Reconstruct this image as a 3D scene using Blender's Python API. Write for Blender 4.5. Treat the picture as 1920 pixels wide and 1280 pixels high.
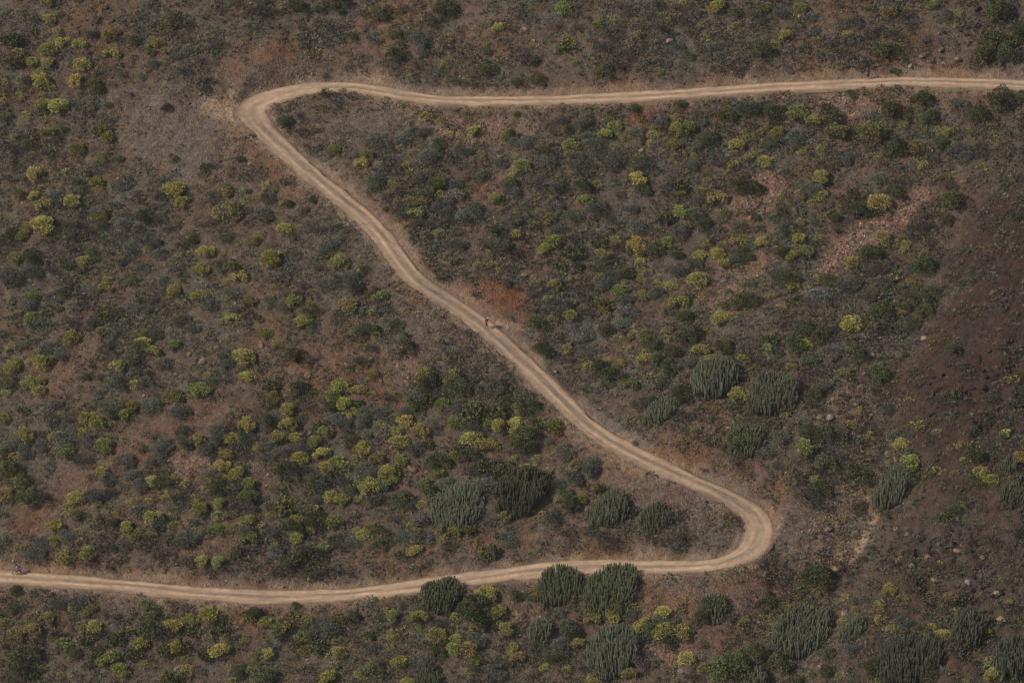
import bpy, bmesh, math, random
import numpy as np
from mathutils import Vector, Matrix

for o in list(bpy.data.objects):
    bpy.data.objects.remove(o)
scene = bpy.context.scene
C = scene.collection
rng = np.random.default_rng(7)
random.seed(7)

# ------------------------------------------------------------------ camera, sky, sun, exposure
DEP = math.radians(30.0)          # the camera looks 30 degrees down across the ravine
DIST = 500.0
PXM = 15.0                        # photograph pixels per metre at the centre of the slope
FPX = PXM * DIST
FWD = np.array([0.0, math.cos(DEP), -math.sin(DEP)])
RGT = np.array([1.0, 0.0, 0.0])
UPV = np.array([0.0, math.sin(DEP), math.cos(DEP)])
CAM = -DIST * FWD

cam_data = bpy.data.cameras.new('camera')
cam = bpy.data.objects.new('camera', cam_data)
C.objects.link(cam)
cam.location = CAM
cam.rotation_euler = (math.pi / 2 - DEP, 0, 0)
cam_data.sensor_width = 36.0
cam_data.lens = 36.0 * FPX / 1920.0
cam_data.clip_start = 1.0
cam_data.clip_end = 5000.0
scene.camera = cam

SUN_EL = math.radians(40.0)
SUN_AZ = math.radians(252.0)      # compass direction of the sun (0 = +Y, 90 = +X): left, a little towards the camera
world = bpy.data.worlds.new('World')
scene.world = world
world.use_nodes = True
wn = world.node_tree
bg = wn.nodes['Background']
sky = wn.nodes.new('ShaderNodeTexSky')
sky.sky_type = 'NISHITA'
sky.sun_disc = False
sky.sun_elevation = SUN_EL
sky.sun_rotation = SUN_AZ
sky.dust_density = 3.0
sky.air_density = 1.0
wn.links.new(sky.outputs['Color'], bg.inputs['Color'])
bg.inputs['Strength'].default_value = 0.078

sun_data = bpy.data.lights.new('sun', 'SUN')
sun = bpy.data.objects.new('sun', sun_data)
C.objects.link(sun)
sdir = Vector((math.sin(SUN_AZ) * math.cos(SUN_EL), math.cos(SUN_AZ) * math.cos(SUN_EL), math.sin(SUN_EL)))
sun.rotation_euler = sdir.to_track_quat('Z', 'Y').to_euler()
sun_data.energy = 3.0
sun_data.angle = math.radians(2.2)
sun_data.color = (1.0, 0.93, 0.84)

scene.view_settings.view_transform = 'Standard'
scene.view_settings.look = 'None'
scene.view_settings.gamma = 1.0
scene.view_settings.use_curve_mapping = False
scene.view_settings.exposure = -0.16

# ------------------------------------------------------------------ helpers
_tab = np.random.default_rng(11).random((64, 256, 256)).astype(np.float32)[:24]
def vnoise(x, y, scale, seed):
    t = _tab[seed % 24]
    u = np.asarray(x, dtype=np.float64) / scale + 1000.37 + seed * 3.1
    v = np.asarray(y, dtype=np.float64) / scale + 1000.91 + seed * 1.7
    iu = np.floor(u).astype(np.int64); iv = np.floor(v).astype(np.int64)
    fu = u - iu; fv = v - iv
    fu = fu * fu * (3 - 2 * fu); fv = fv * fv * (3 - 2 * fv)
    a = t[iu & 255, iv & 255]; b = t[(iu + 1) & 255, iv & 255]
    c = t[iu & 255, (iv + 1) & 255]; d = t[(iu + 1) & 255, (iv + 1) & 255]
    return ((a * (1 - fu) + b * fu) * (1 - fv) + (c * (1 - fu) + d * fu) * fv) * 2 - 1

def sstep(a, b, x):
    t = np.clip((np.asarray(x, dtype=np.float64) - a) / (b - a), 0, 1)
    return t * t * (3 - 2 * t)

def project(P):
    d = P - CAM
    dep = d @ FWD
    return 960 + FPX * (d @ RGT) / dep, 640 - FPX * (d @ UPV) / dep

def rays(px, py):
    px = np.asarray(px, float); py = np.asarray(py, float)
    r = FWD[None, :] + ((px - 960) / FPX)[:, None] * RGT[None, :] + ((640 - py) / FPX)[:, None] * UPV[None, :]
    return r

def fast_mesh(name, V, F, cols=None, smooth=False, extra=None):
    """triangle mesh from numpy arrays"""
    V = np.asarray(V, np.float32).reshape(-1, 3); F = np.asarray(F, np.int32).reshape(-1, 3)
    me = bpy.data.meshes.new(name)
    me.vertices.add(len(V)); me.vertices.foreach_set('co', V.ravel())
    me.loops.add(F.size); me.loops.foreach_set('vertex_index', F.ravel())
    me.polygons.add(len(F))
    me.polygons.foreach_set('loop_start', np.arange(0, F.size, 3, dtype=np.int32))
    me.polygons.foreach_set('loop_total', np.full(len(F), 3, np.int32))
    me.polygons.foreach_set('use_smooth', np.full(len(F), smooth, bool))
    if cols is not None:
        at_ = me.attributes.new('col', 'FLOAT_COLOR', 'POINT')
        c4 = np.ones((len(V), 4), np.float32); c4[:, :3] = cols
        at_.data.foreach_set('color', c4.ravel())
    for k, a in (extra or {}).items():
        at_ = me.attributes.new(k, 'FLOAT', 'POINT')
        at_.data.foreach_set('value', np.asarray(a, np.float32).ravel())
    me.update(); me.validate()
    return me

def link(name, data, parent=None, kind=None):
    o = bpy.data.objects.new(name, data); C.objects.link(o)
    if parent is not None: o.parent = parent
    if kind: o['kind'] = kind
    return o

def tag(o, label, cat, group=None):
    o['label'] = label; o['category'] = cat
    if group: o['group'] = group

class MB:
    """collects triangles with vertex colours"""
    def __init__(self): self.V = []; self.F = []; self.K = []; self.n = 0
    def add(self, v, f, col):
        v = np.asarray(v, float); f = np.asarray(f, int)
        self.V.append(v); self.F.append(f + self.n)
        c = np.asarray(col, float)
        self.K.append(np.broadcast_to(c, (len(v), 3)) if c.ndim == 1 else c)
        self.n += len(v)
    def arrays(self): return np.concatenate(self.V), np.concatenate(self.F), np.concatenate(self.K)
    def mesh(self, name, smooth=False): 
        v, f, k = self.arrays(); return fast_mesh(name, v, f, k, smooth)

def tube(mb, pts, rad, sides=5, col=(1, 1, 1), cap=True):
    pts = np.asarray(pts, float); n = len(pts)
    rad = np.broadcast_to(np.asarray(rad, float), (n,))
    V = []
    for i in range(n):
        t = pts[min(i + 1, n - 1)] - pts[max(i - 1, 0)]
        t = t / (np.linalg.norm(t) + 1e-9)
        ref = np.array([1.0, 0, 0]) if abs(t[0]) < 0.8 else np.array([0, 1.0, 0])
        u = np.cross(t, ref); u /= np.linalg.norm(u); w = np.cross(t, u)
        a = np.arange(sides) * 2 * math.pi / sides
        V.append(pts[i] + rad[i] * (np.cos(a)[:, None] * u + np.sin(a)[:, None] * w))
    V = np.concatenate(V); F = []
    for i in range(n - 1):
        for k in range(sides):
            a = i * sides + k; b = i * sides + (k + 1) % sides
            F += [(a, b, b + sides), (a, b + sides, a + sides)]
    if cap:
        V = np.vstack([V, pts[0], pts[-1]])
        for k in range(sides):
            F.append(((k + 1) % sides, k, n * sides))
            F.append(((n - 1) * sides + k, (n - 1) * sides + (k + 1) % sides, n * sides + 1))
    mb.add(V, F, col)

# ------------------------------------------------------------------ materials
def new_mat(name):
    m = bpy.data.materials.new(name); m.use_nodes = True
    nt = m.node_tree
    return m, nt, nt.nodes['Principled BSDF']

def plant_mat(name, rough=0.75, spec=0.2, var=0.25, transl=0.0):
    """vertex colour x object colour, a little different on every plant"""
    m, nt, p = new_mat(name)
    N, L = nt.nodes, nt.links
    at_ = N.new('ShaderNodeAttribute'); at_.attribute_name = 'col'
    oi = N.new('ShaderNodeObjectInfo')
    mx = N.new('ShaderNodeMix'); mx.data_type = 'RGBA'; mx.blend_type = 'MULTIPLY'; mx.inputs['Factor'].default_value = 1
    L.new(at_.outputs['Color'], mx.inputs[6]); L.new(oi.outputs['Color'], mx.inputs[7])
    mr = N.new('ShaderNodeMapRange'); mr.inputs['To Min'].default_value = 1 - var; mr.inputs['To Max'].default_value = 1 + var
    L.new(oi.outputs['Random'], mr.inputs['Value'])
    hs = N.new('ShaderNodeHueSaturation')
    L.new(mr.outputs['Result'], hs.inputs['Value'])
    L.new(mx.outputs[2], hs.inputs['Color'])
    L.new(hs.outputs['Color'], p.inputs['Base Color'])
    p.inputs['Roughness'].default_value = rough
    p.inputs['Specular IOR Level'].default_value = spec
    if transl > 0:
        tr = N.new('ShaderNodeBsdfTranslucent'); ms = N.new('ShaderNodeMixShader')
        ms.inputs['Fac'].default_value = transl
        L.new(hs.outputs['Color'], tr.inputs['Color'])
        L.new(p.outputs['BSDF'], ms.inputs[1]); L.new(tr.outputs['BSDF'], ms.inputs[2])
        L.new(ms.outputs['Shader'], N['Material Output'].inputs['Surface'])
    return m

M_LEAF = plant_mat('leaf', 0.7, 0.25, 0.16, 0.18)
M_WOOD = plant_mat('stem_bark', 0.9, 0.1, 0.15)
M_CACTUS = plant_mat('cactus_skin', 0.65, 0.25, 0.10)

def stone_mat(name):
    m, nt, p = new_mat(name); N, L = nt.nodes, nt.links
    at_ = N.new('ShaderNodeAttribute'); at_.attribute_name = 'col'
    oi = N.new('ShaderNodeObjectInfo')
    mx = N.new('ShaderNodeMix'); mx.data_type = 'RGBA'; mx.blend_type = 'MULTIPLY'; mx.inputs['Factor'].default_value = 1
    L.new(at_.outputs['Color'], mx.inputs[6]); L.new(oi.outputs['Color'], mx.inputs[7])
    tc = N.new('ShaderNodeNewGeometry')
    nz = N.new('ShaderNodeTexNoise'); nz.inputs['Scale'].default_value = 4.0; nz.inputs['Detail'].default_value = 6
    L.new(tc.outputs['Position'], nz.inputs['Vector'])
    mr = N.new('ShaderNodeMapRange'); mr.inputs['From Min'].default_value = 0.3; mr.inputs['From Max'].default_value = 0.7
    mr.inputs['To Min'].default_value = 0.65; mr.inputs['To Max'].default_value = 1.35
    L.new(nz.outputs['Fac'], mr.inputs['Value'])
    hs = N.new('ShaderNodeHueSaturation'); L.new(mx.outputs[2], hs.inputs['Color']); L.new(mr.outputs['Result'], hs.inputs['Value'])
    L.new(hs.outputs['Color'], p.inputs['Base Color'])
    p.inputs['Roughness'].default_value = 0.92; p.inputs['Specular IOR Level'].default_value = 0.15
    bp = N.new('ShaderNodeBump'); bp.inputs['Strength'].default_value = 0.5; bp.inputs['Distance'].default_value = 0.08
    L.new(nz.outputs['Fac'], bp.inputs['Height']); L.new(bp.outputs['Normal'], p.inputs['Normal'])
    return m
M_STONE = stone_mat('stone')

def plain_mat(name, col, rough=0.7, spec=0.3, metal=0.0):
    m, nt, p = new_mat(name); N, L = nt.nodes, nt.links
    g = N.new('ShaderNodeNewGeometry'); nz = N.new('ShaderNodeTexNoise'); nz.inputs['Scale'].default_value = 14
    L.new(g.outputs['Position'], nz.inputs['Vector'])
    mr = N.new('ShaderNodeMapRange'); mr.inputs['To Min'].default_value = 0.8; mr.inputs['To Max'].default_value = 1.2
    L.new(nz.outputs['Fac'], mr.inputs['Value'])
    hs = N.new('ShaderNodeHueSaturation'); hs.inputs['Color'].default_value = (*col, 1)
    L.new(mr.outputs['Result'], hs.inputs['Value']); L.new(hs.outputs['Color'], p.inputs['Base Color'])
    p.inputs['Roughness'].default_value = rough; p.inputs['Specular IOR Level'].default_value = spec
    p.inputs['Metallic'].default_value = metal
    return m

# ------------------------------------------------------------------ the hillside
SA, SB = 0.42, 0.24               # rise per metre away from the camera and to the right
def plane_at(px, py):
    r = rays(px, py); n = np.array([-SB, -SA, 1.0])
    t = -(CAM @ n) / (r @ n)
    return CAM + t[:, None] * r

def polydist(x, y, P):
    """signed distance (right of travel positive) to a polyline in plan"""
    best = np.full(np.shape(x), 1e9); sgn = np.ones(np.shape(x)); along = np.zeros(np.shape(x))
    for i in range(len(P) - 1):
        a = P[i][:2]; d = P[i + 1][:2] - a; l2 = d @ d
        t = np.clip(((x - a[0]) * d[0] + (y - a[1]) * d[1]) / l2, 0, 1)
        dx = x - a[0] - t * d[0]; dy = y - a[1] - t * d[1]
        q = np.hypot(dx, dy); m = q < best
        best = np.where(m, q, best); along = np.where(m, i + t, along)
        sgn = np.where(m, np.sign(d[0] * dy - d[1] * dx), sgn)
    return best * sgn, along

GULLY_PX = np.array([(1830, 150), (1790, 300), (1760, 420), (1715, 600), (1660, 780), (1618, 950), (1588, 1060), (1510, 1190), (1440, 1340), (1380, 1480)], float)
GULLY = plane_at(GULLY_PX[:, 0], GULLY_PX[:, 1])
STREAK = (-0.85, -0.52)

def base_h(x, y):
    h = SA * y + SB * x
    h = h + 2.0 * vnoise(x, y, 34, 1) + 1.0 * vnoise(x, y, 15, 2)
    # shallow ribs and runnels down the fall line
    u = x * 0.868 - y * 0.496; v = x * 0.496 + y * 0.868
    h = h + 0.62 * vnoise(u, v * 0.3, 6.0, 3)
    dg, al = polydist(x, y, GULLY)
    k = sstep(0.6, 2.4, al)
    h = h - 2.2 * k * np.exp(-(dg / 6.0) ** 2)
    h = h + k * 0.30 * 26 * (1 - np.exp(-np.maximum(dg, 0) / 26))
    rough = k * sstep(-1, 12, dg)
    ridg = (1 - np.abs(vnoise(u * 0.5 + 8, v, 5.0, 4))) ** 2 + 0.5 * (1 - np.abs(vnoise(u * 0.6, v, 2.1, 5))) ** 2
    h = h + rough * 1.25 * (ridg - 0.6)
    return h

# road centre line, traced leg by leg, half widths in metres
ROAD_PX = [(2100, 176, 1.5), (2000, 168, 1.5), (1915, 160, 1.5), (1850, 157, 1.5), (1790, 155, 1.5), (1690, 153, 1.5), (1625, 156, 1.5), (1530, 160, 1.5),
    (1437, 165, 1.5), (1320, 174, 1.5), (1200, 181, 1.5), (1080, 186, 1.5), (960, 189, 1.5), (840, 188, 1.5), (767, 181, 1.54), (705, 171, 1.45),
    (655, 165, 1.5), (600, 165, 1.62), (545, 173, 1.75), (500, 186, 1.9), (474, 203, 1.95), (478, 224, 1.85), (501, 250, 1.5), (540, 286, 1.54), (578, 320, 1.5),
    (628, 362, 1.5), (677, 402, 1.5), (715, 442, 1.5), (744, 480, 1.5), (774, 520, 1.5), (808, 546, 1.5), (849, 572, 1.5), (905, 611, 1.54), (960, 660, 1.54),
    (1025, 722, 1.5), (1066, 763, 1.5), (1100, 795, 1.54), (1142, 826, 1.54), (1200, 858, 1.54), (1285, 896, 1.54), (1355, 927, 1.45), (1400, 955, 1.65),
    (1421, 985, 1.75), (1414, 1020, 1.75), (1382, 1045, 1.5), (1320, 1060, 1.4), (1210, 1064, 1.54), (1135, 1062, 1.54), (1035, 1067, 1.54), (960, 1075, 1.5),
    (890, 1084, 1.5), (830, 1092, 1.5), (720, 1107, 1.5), (600, 1117, 1.5), (480, 1119, 1.5), (360, 1111, 1.5), (240, 1098, 1.5), (120, 1089, 1.5),
    (0, 1082, 1.5), (-90, 1077, 1.5), (-190, 1074, 1.5)]
def catmull(P, per=14):
    P = np.asarray(P, float); out = []
    for i in range(len(P) - 1):
        p0 = P[max(i - 1, 0)]; p1 = P[i]; p2 = P[i + 1]; p3 = P[min(i + 2, len(P) - 1)]
        for t in np.linspace(0, 1, per, endpoint=False):
            out.append(0.5 * ((2 * p1) + (-p0 + p2) * t + (2 * p0 - 5 * p1 + 4 * p2 - p3) * t * t + (-p0 + 3 * p1 - 3 * p2 + p3) * t ** 3))
    out.append(P[-1]); return np.array(out)
def march(px, py, hf, lo=-110, hi=110, n=700):
    r = rays(px, py); ts = np.linspace(DIST + lo, DIST + hi, n)
    out = np.zeros((len(r), 3))
    for s in range(0, len(r), 400):
        rr = r[s:s + 400]
        P = CAM[None, None, :] + rr[:, None, :] * ts[None, :, None]
        g = P[..., 2] - hf(P[..., 0], P[..., 1])
        i = np.argmax(g < 0, axis=1); i = np.maximum(i, 1)
        a = np.arange(len(rr)); g0 = g[a, i - 1]; g1 = g[a, i]
        f = np.clip(g0 / (g0 - g1 + 1e-9), 0, 1)
        t = ts[i - 1] + f * (ts[i] - ts[i - 1])
        out[s:s + 400] = CAM + rr * t[:, None]
    return out

RP = catmull(ROAD_PX)
R0 = march(RP[:, 0], RP[:, 1], base_h)
seg = np.r_[0, np.cumsum(np.hypot(*np.diff(R0[:, :2], axis=0).T))]
s_new = np.arange(0, seg[-1], 0.45)
rx = np.interp(s_new, seg, RP[:, 0]); ry = np.interp(s_new, seg, RP[:, 1]); RW = np.interp(s_new, seg, RP[:, 2])
rz = np.interp(s_new, seg, R0[:, 2])
kern = np.exp(-0.5 * (np.arange(-50, 51) * 0.45 / 7.0) ** 2); kern /= kern.sum()
rz = np.convolve(np.pad(rz, 50, mode='reflect', reflect_type='odd'), kern, 'valid')
rr_ = rays(rx, ry)
tt = (rz - CAM[2]) / rr_[:, 2]
RC = CAM + rr_ * tt[:, None]                     # the road's centre line in the world
RCS = RC.astype(np.float32)

def conform(x, y, h):
    """cut and fill the slope to carry the road; returns height and distance to the road edge"""
    sh = x.shape; x = x.ravel(); y = y.ravel(); h = h.ravel().copy(); dist = np.full(x.shape, 99.0)
    wob = 1 + 0.35 * vnoise(x, y, 5, 6) + 0.2 * vnoise(x, y, 1.7, 7)
    for s in range(0, len(x), 20000):
        e = slice(s, s + 20000)
        d = np.hypot(x[e, None].astype(np.float32) - RCS[None, :, 0], y[e, None].astype(np.float32) - RCS[None, :, 1])
        ed = d - RW[None, :].astype(np.float32)
        dist[e] = ed.min(1)
        if dist[e].min() > 14: continue
        eo = np.maximum(ed - 0.25, 0)
        up = (RCS[None, :, 2] + eo * 1.15).min(1); lo = (RCS[None, :, 2] - eo * 0.72).max(1)
        mid = 0.5 * (up + lo)
        up2 = np.maximum(up, mid); lo2 = np.minimum(lo, mid)
        hh = h[e]
        # the bank's steepness wanders
        upw = hh + (np.minimum(hh, up2) - hh) * 1.0
        h[e] = np.maximum(upw, lo2)
    return h.reshape(sh), dist.reshape(sh)

GX0, GX1, GY0, GY1, GS = -88.0, 88.0, -84.0, 92.0, 0.31
gx = np.arange(GX0, GX1 + 1e-6, GS); gy = np.arange(GY0, GY1 + 1e-6, GS)
XX, YY = np.meshgrid(gx, gy)
HB = base_h(XX, YY)
HH, RD = conform(XX, YY, HB)
off = sstep(0.0, 1.2, RD)
micro = 0.20 * vnoise(XX, YY, 2.3, 8) + 0.16 * vnoise(XX, YY, 1.0, 9) + 0.07 * vnoise(XX, YY, 0.45, 10)
micro = micro * (1 + 1.4 * sstep(2, 14, polydist(XX, YY, GULLY)[0]))
cutbank = sstep(0.15, 0.9, np.abs(HH - HB)) * off
gull = vnoise(XX * 0.9 + YY * 0.3, YY * 0.25, 0.9, 12)
HH = HH + micro * (0.12 + 0.88 * off) + cutbank * 0.12 * gull - 0.11 * (1 - sstep(-0.45, 0.05, RD))
def hf(x, y):
    u = (np.asarray(x) - GX0) / GS; v = (np.asarray(y) - GY0) / GS
    u = np.clip(u, 0, len(gx) - 1.001); v = np.clip(v, 0, len(gy) - 1.001)
    iu = u.astype(int); iv = v.astype(int); fu = u - iu; fv = v - iv
    return (HH[iv, iu] * (1 - fu) + HH[iv, iu + 1] * fu) * (1 - fv) + (HH[iv + 1, iu] * (1 - fu) + HH[iv + 1, iu + 1] * fu) * fv
def ground_at(px, py): return march(px, py, hf)
# spoil heaps pushed up along the road edge at the upper bend
for mx_, my_, mr_, mh_ in ((612, 186, 2.2, .75), (660, 187, 1.8, .5), (575, 196, 2.0, .45), (500, 136, 4.5, .9), (930, 548, 4.0, .8), (1285, 838, 3.5, .7)):
    c_ = ground_at([mx_], [my_])[0]
    HH += mh_ * np.exp(-((XX - c_[0]) ** 2 + (YY - c_[1]) ** 2) / mr_ ** 2) * off
# a washed-out rut running down from the lower road
rut = polydist(XX, YY, ground_at([1258, 1232, 1200, 1165], [1078, 1092, 1125, 1165]))[0]
HH -= 0.45 * np.exp(-(rut / .45) ** 2) * off

# where soil and stones differ: soft patches given at the spots where they lie
P_ = np.stack([XX.ravel(), YY.ravel(), HH.ravel()], 1)
PU, PV = project(P_)
PU = PU.reshape(XX.shape); PV = PV.reshape(XX.shape)
wx = 26 * vnoise(XX, YY, 5, 13) + 12 * vnoise(XX, YY, 1.8, 14); wy = 22 * vnoise(XX, YY, 5, 15) + 10 * vnoise(XX, YY, 1.8, 16)
def blobs(lst, U=None, Vv=None):
    U = PU + wx if U is None else U; Vv = PV + wy if Vv is None else Vv
    out = np.zeros(np.shape(U))
    for cx, cy, ax, ay, rot, amp in lst:
        c, s = math.cos(math.radians(rot)), math.sin(math.radians(rot))
        dx = U - cx; dy = Vv - cy
        a = (dx * c + dy * s) / ax; b = (-dx * s + dy * c) / ay
        out = np.maximum(out, amp * (1 - sstep(0.55, 1.25, np.hypot(a, b))))
    return out
GREY = [(325, 258, 135, 85, 25, 1.0), (410, 265, 60, 45, 30, .9), (430, 330, 60, 40, 30, .7), (800, 640, 70, 60, 45, .8), (860, 690, 100, 35, 40, .9), (700, 240, 150, 50, 5, .55),
    (440, 155, 90, 20, 0, .6), (1180, 915, 90, 35, 30, .6), (1300, 970, 70, 45, 20, .6), (1330, 1110, 110, 35, 10, .6), (1500, 1010, 60, 80, 0, .5),
    (620, 130, 90, 40, 0, .5), (960, 215, 150, 16, 0, .5), (740, 560, 35, 60, -20, .5), (300, 1135, 260, 22, 0, .45), (1530, 205, 200, 20, 0, .4)]
RED = [(500, 120, 110, 45, -10, 1.0), (935, 562, 105, 40, 10, 1.0), (400, 200, 45, 22, 15, 1.0), (1280, 840, 70, 34, 28, .8), (985, 610, 60, 10, 15, .9),
    (330, 810, 130, 45, -25, .55), (90, 950, 130, 50, -30, .6), (150, 690, 110, 40, -40, .4), (560, 365, 40, 30, 40, .8), (1410, 385, 70, 60, -40, .7),
    (380, 1020, 110, 28, -10, .8), (50, 1000, 60, 45, -20, .6), (700, 740, 50, 40, -40, .7), (600, 700, 150, 45, -20, .6), (1360, 560, 40, 45, -40, .7),
    (930, 365, 90, 18, -30, .7), (1010, 1000, 160, 32, -12, .6), (900, 60, 70, 50, -50, .7), (700, 50, 90, 40, -40, .6), (1540, 110, 60, 25, 0, .7),
    (730, 1045, 120, 20, -8, .7), (1240, 1140, 70, 40, -45, .6), (1000, 480, 70, 40, 20, .7), (1110, 390, 60, 30, 0, .6)]
BARE = [(325, 258, 132, 82, 25, 1), (420, 240, 70, 60, 30, 1), (480, 130, 130, 40, -5, .9), (680, 245, 120, 42, 10, .9), (800, 620, 60, 80, -20, .8), (330, 810, 130, 35, -25, .85),
    (90, 950, 120, 38, -30, .9), (140, 690, 100, 28, -40, .85), (380, 1020, 90, 22, -10, .7), (560, 365, 35, 25, 40, .7), (930, 560, 80, 28, 10, .9),
    (1240, 925, 120, 40, 30, .8), (1300, 1110, 120, 40, 0, .8), (1490, 1020, 50, 90, 0, .8), (1640, 430, 120, 26, -36, .9), (1410, 380, 60, 45, -40, .5),
    (1800, 600, 110, 190, 15, .55), (700, 60, 90, 35, -45, .5), (880, 40, 60, 50, -45, .5), (600, 690, 90, 35, -10, .6), (990, 1005, 120, 22, -10, .6), (1240, 1150, 60, 30, -45, .8)]
SCREE = [(1640, 430, 130, 30, -36, 1.0), (1580, 490, 60, 22, -36, 1.0), (1420, 360, 60, 36, -40, .8), (1400, 500, 50, 40, -30, .55), (350, 870, 60, 22, -5, .7),
    (760, 690, 60, 20, 30, .6), (500, 890, 40, 25, 20, .5), (1350, 560, 40, 40, -45, .8), (1600, 760, 45, 45, 60, .6), (900, 245, 140, 28, 5, .6), (1620, 930, 70, 30, 0, .6), (1640, 195, 150, 22, 0, .6),
    (1560, 1010, 50, 60, 0, .6), (1250, 1220, 60, 30, 0, .6), (980, 1150, 50, 40, 0, .5)]
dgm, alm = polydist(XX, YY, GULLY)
DARKM = sstep(-3.0, 6.5, dgm + 4 * vnoise(XX, YY, 7, 13) + 2.5 * vnoise(XX, YY, 2.2, 14)) * sstep(0.5, 1.9, alm) * (1 - .4 * sstep(4.2, 6.0, alm))  # dark rock past the gully, with lens darkening towards the frame edge mixed in
CHUTE = blobs([(1622, 1004, 66, 8, 120, 1.0), (1645, 965, 44, 6, 115, .9), (950, 612, 45, 6, 8, .9), (415, 205, 55, 24, 12, .75), (450, 190, 40, 26, 0, .7)], PU + 0.15 * wx, PV + 0.15 * wy)
grey = blobs(GREY); red = np.maximum(np.maximum(0.62 * blobs(RED), blobs(RED[1:3])), 0.55 * cutbank); bare = blobs(BARE); scree = blobs(SCREE, PU + .35 * wx, PV + .35 * wy)
dust = np.clip(1.15 - sstep(-0.1, 1.5, RD + 0.5 * vnoise(XX, YY, 1.3, 17) + 0.35 * vnoise(XX, YY, 4.0, 18)), 0, 1)

n_ = XX.size; W_ = len(gx)
idx = np.arange(n_).reshape(XX.shape)
q00 = idx[:-1, :-1].ravel(); q10 = idx[:-1, 1:].ravel(); q01 = idx[1:, :-1].ravel(); q11 = idx[1:, 1:].ravel()
FT = np.concatenate([np.stack([q00, q10, q11], 1), np.stack([q00, q11, q01], 1)])

SOIL = np.array([0.120, 0.083, 0.060]); SGREY = np.array([0.128, 0.100, 0.079]); SRED = np.array([0.185, 0.092, 0.056])
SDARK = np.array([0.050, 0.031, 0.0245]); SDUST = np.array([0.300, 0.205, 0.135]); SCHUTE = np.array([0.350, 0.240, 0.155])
SLIT = np.array([0.112, 0.097, 0.074])
def mixc(a, b, t): return a * (1 - t[..., None]) + b * t[..., None]
colr = np.broadcast_to(SOIL, XX.shape + (3,)).copy()
colr = mixc(colr, SLIT, np.clip(0.8 * sstep(-0.3, 0.5, vnoise(XX, YY, 3.5, 19) + 0.5 * vnoise(XX, YY, 1.1, 20)) * (1 - bare), 0, 1))
colr = mixc(colr, SRED, np.clip(0.9 * red + 0.25 * sstep(0.1, 0.8, vnoise(XX, YY, 9, 21)), 0, 1))
colr = mixc(colr, SGREY, 0.85 * grey)
colr = mixc(colr, np.array([.215, .130, .092]), 0.9 * scree)
colr = mixc(colr, SDARK, 0.95 * DARKM)  # rock colour and edge darkening together, put into the soil colour
colr = mixc(colr, SDUST, dust ** 1.7 * 0.62)
colr = mixc(colr, SCHUTE, 0.8 * CHUTE)
me = fast_mesh('hillside', P_, FT, colr.reshape(-1, 3), smooth=True, extra={'grav': np.clip(0.35 + grey * .5 + scree * .6 + bare * .25, 0, 1.2).ravel()})
hill = link('hillside', me, kind='structure')

m, nt, p = new_mat('dry_soil'); N, L = nt.nodes, nt.links
at_ = N.new('ShaderNodeAttribute'); at_.attribute_name = 'col'
g_ = N.new('ShaderNodeNewGeometry')
def noise(sc, det=5, rough=0.6):
    z = N.new('ShaderNodeTexNoise'); z.inputs['Scale'].default_value = sc; z.inputs['Detail'].default_value = det; z.inputs['Roughness'].default_value = rough
    L.new(g_.outputs['Position'], z.inputs['Vector']); return z
n1 = noise(1.1, 4, 0.7); n2 = noise(5.0, 3, 0.75); n3 = noise(0.22, 2)
def mrange(src, a, b, c, d):
    q = N.new('ShaderNodeMapRange'); q.inputs['From Min'].default_value = a; q.inputs['From Max'].default_value = b
    q.inputs['To Min'].default_value = c; q.inputs['To Max'].default_value = d; L.new(src, q.inputs['Value']); return q.outputs['Result']
def mmath(op, a, b):
    q = N.new('ShaderNodeMath'); q.operation = op
    for i, s in enumerate((a, b)):
        if isinstance(s, (int, float)): q.inputs[i].default_value = s
        else: L.new(s, q.inputs[i])
    return q.outputs[0]
val = mmath('MULTIPLY', mrange(n1.outputs['Fac'], 0.30, 0.70, 0.65, 1.35), mrange(n2.outputs['Fac'], 0.30, 0.70, 0.65, 1.35))
vor = N.new('ShaderNodeTexVoronoi'); vor.inputs['Scale'].default_value = 5.5; L.new(g_.outputs['Position'], vor.inputs['Vector'])
ga = N.new('ShaderNodeAttribute'); ga.attribute_name = 'grav'
sepc = N.new('ShaderNodeSeparateColor'); L.new(vor.outputs['Color'], sepc.inputs['Color'])
peb = mrange(sepc.outputs['Red'], 0, 1, 0.72, 1.5)
pebm = N.new('ShaderNodeMix'); pebm.data_type = 'FLOAT'; L.new(ga.outputs['Fac'], pebm.inputs[0]); pebm.inputs[2].default_value = 1.0; L.new(peb, pebm.inputs[3])
val = mmath('MULTIPLY', val, pebm.outputs[0])
hs = N.new('ShaderNodeHueSaturation'); L.new(at_.outputs['Color'], hs.inputs['Color']); L.new(val, hs.inputs['Value'])
L.new(mrange(n3.outputs['Fac'], 0.3, 0.7, 0.8, 1.15), hs.inputs['Saturation'])
L.new(hs.outputs['Color'], p.inputs['Base Color']); p.inputs['Roughness'].default_value = 0.95; p.inputs['Specular IOR Level'].default_value = 0.1
hsum = mmath('ADD', mmath('MULTIPLY', n2.outputs['Fac'], 0.7), mmath('MULTIPLY', mmath('SUBTRACT', 1.0, vor.outputs['Distance']), 0.5))
hsum = mmath('ADD', hsum, mmath('MULTIPLY', n1.outputs['Fac'], 1.2))
bp = N.new('ShaderNodeBump'); bp.inputs['Strength'].default_value = 0.9; bp.inputs['Distance'].default_value = 0.22
L.new(hsum, bp.inputs['Height']); L.new(bp.outputs['Normal'], p.inputs['Normal'])
M_SOIL = m
me.materials.append(m)

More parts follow.
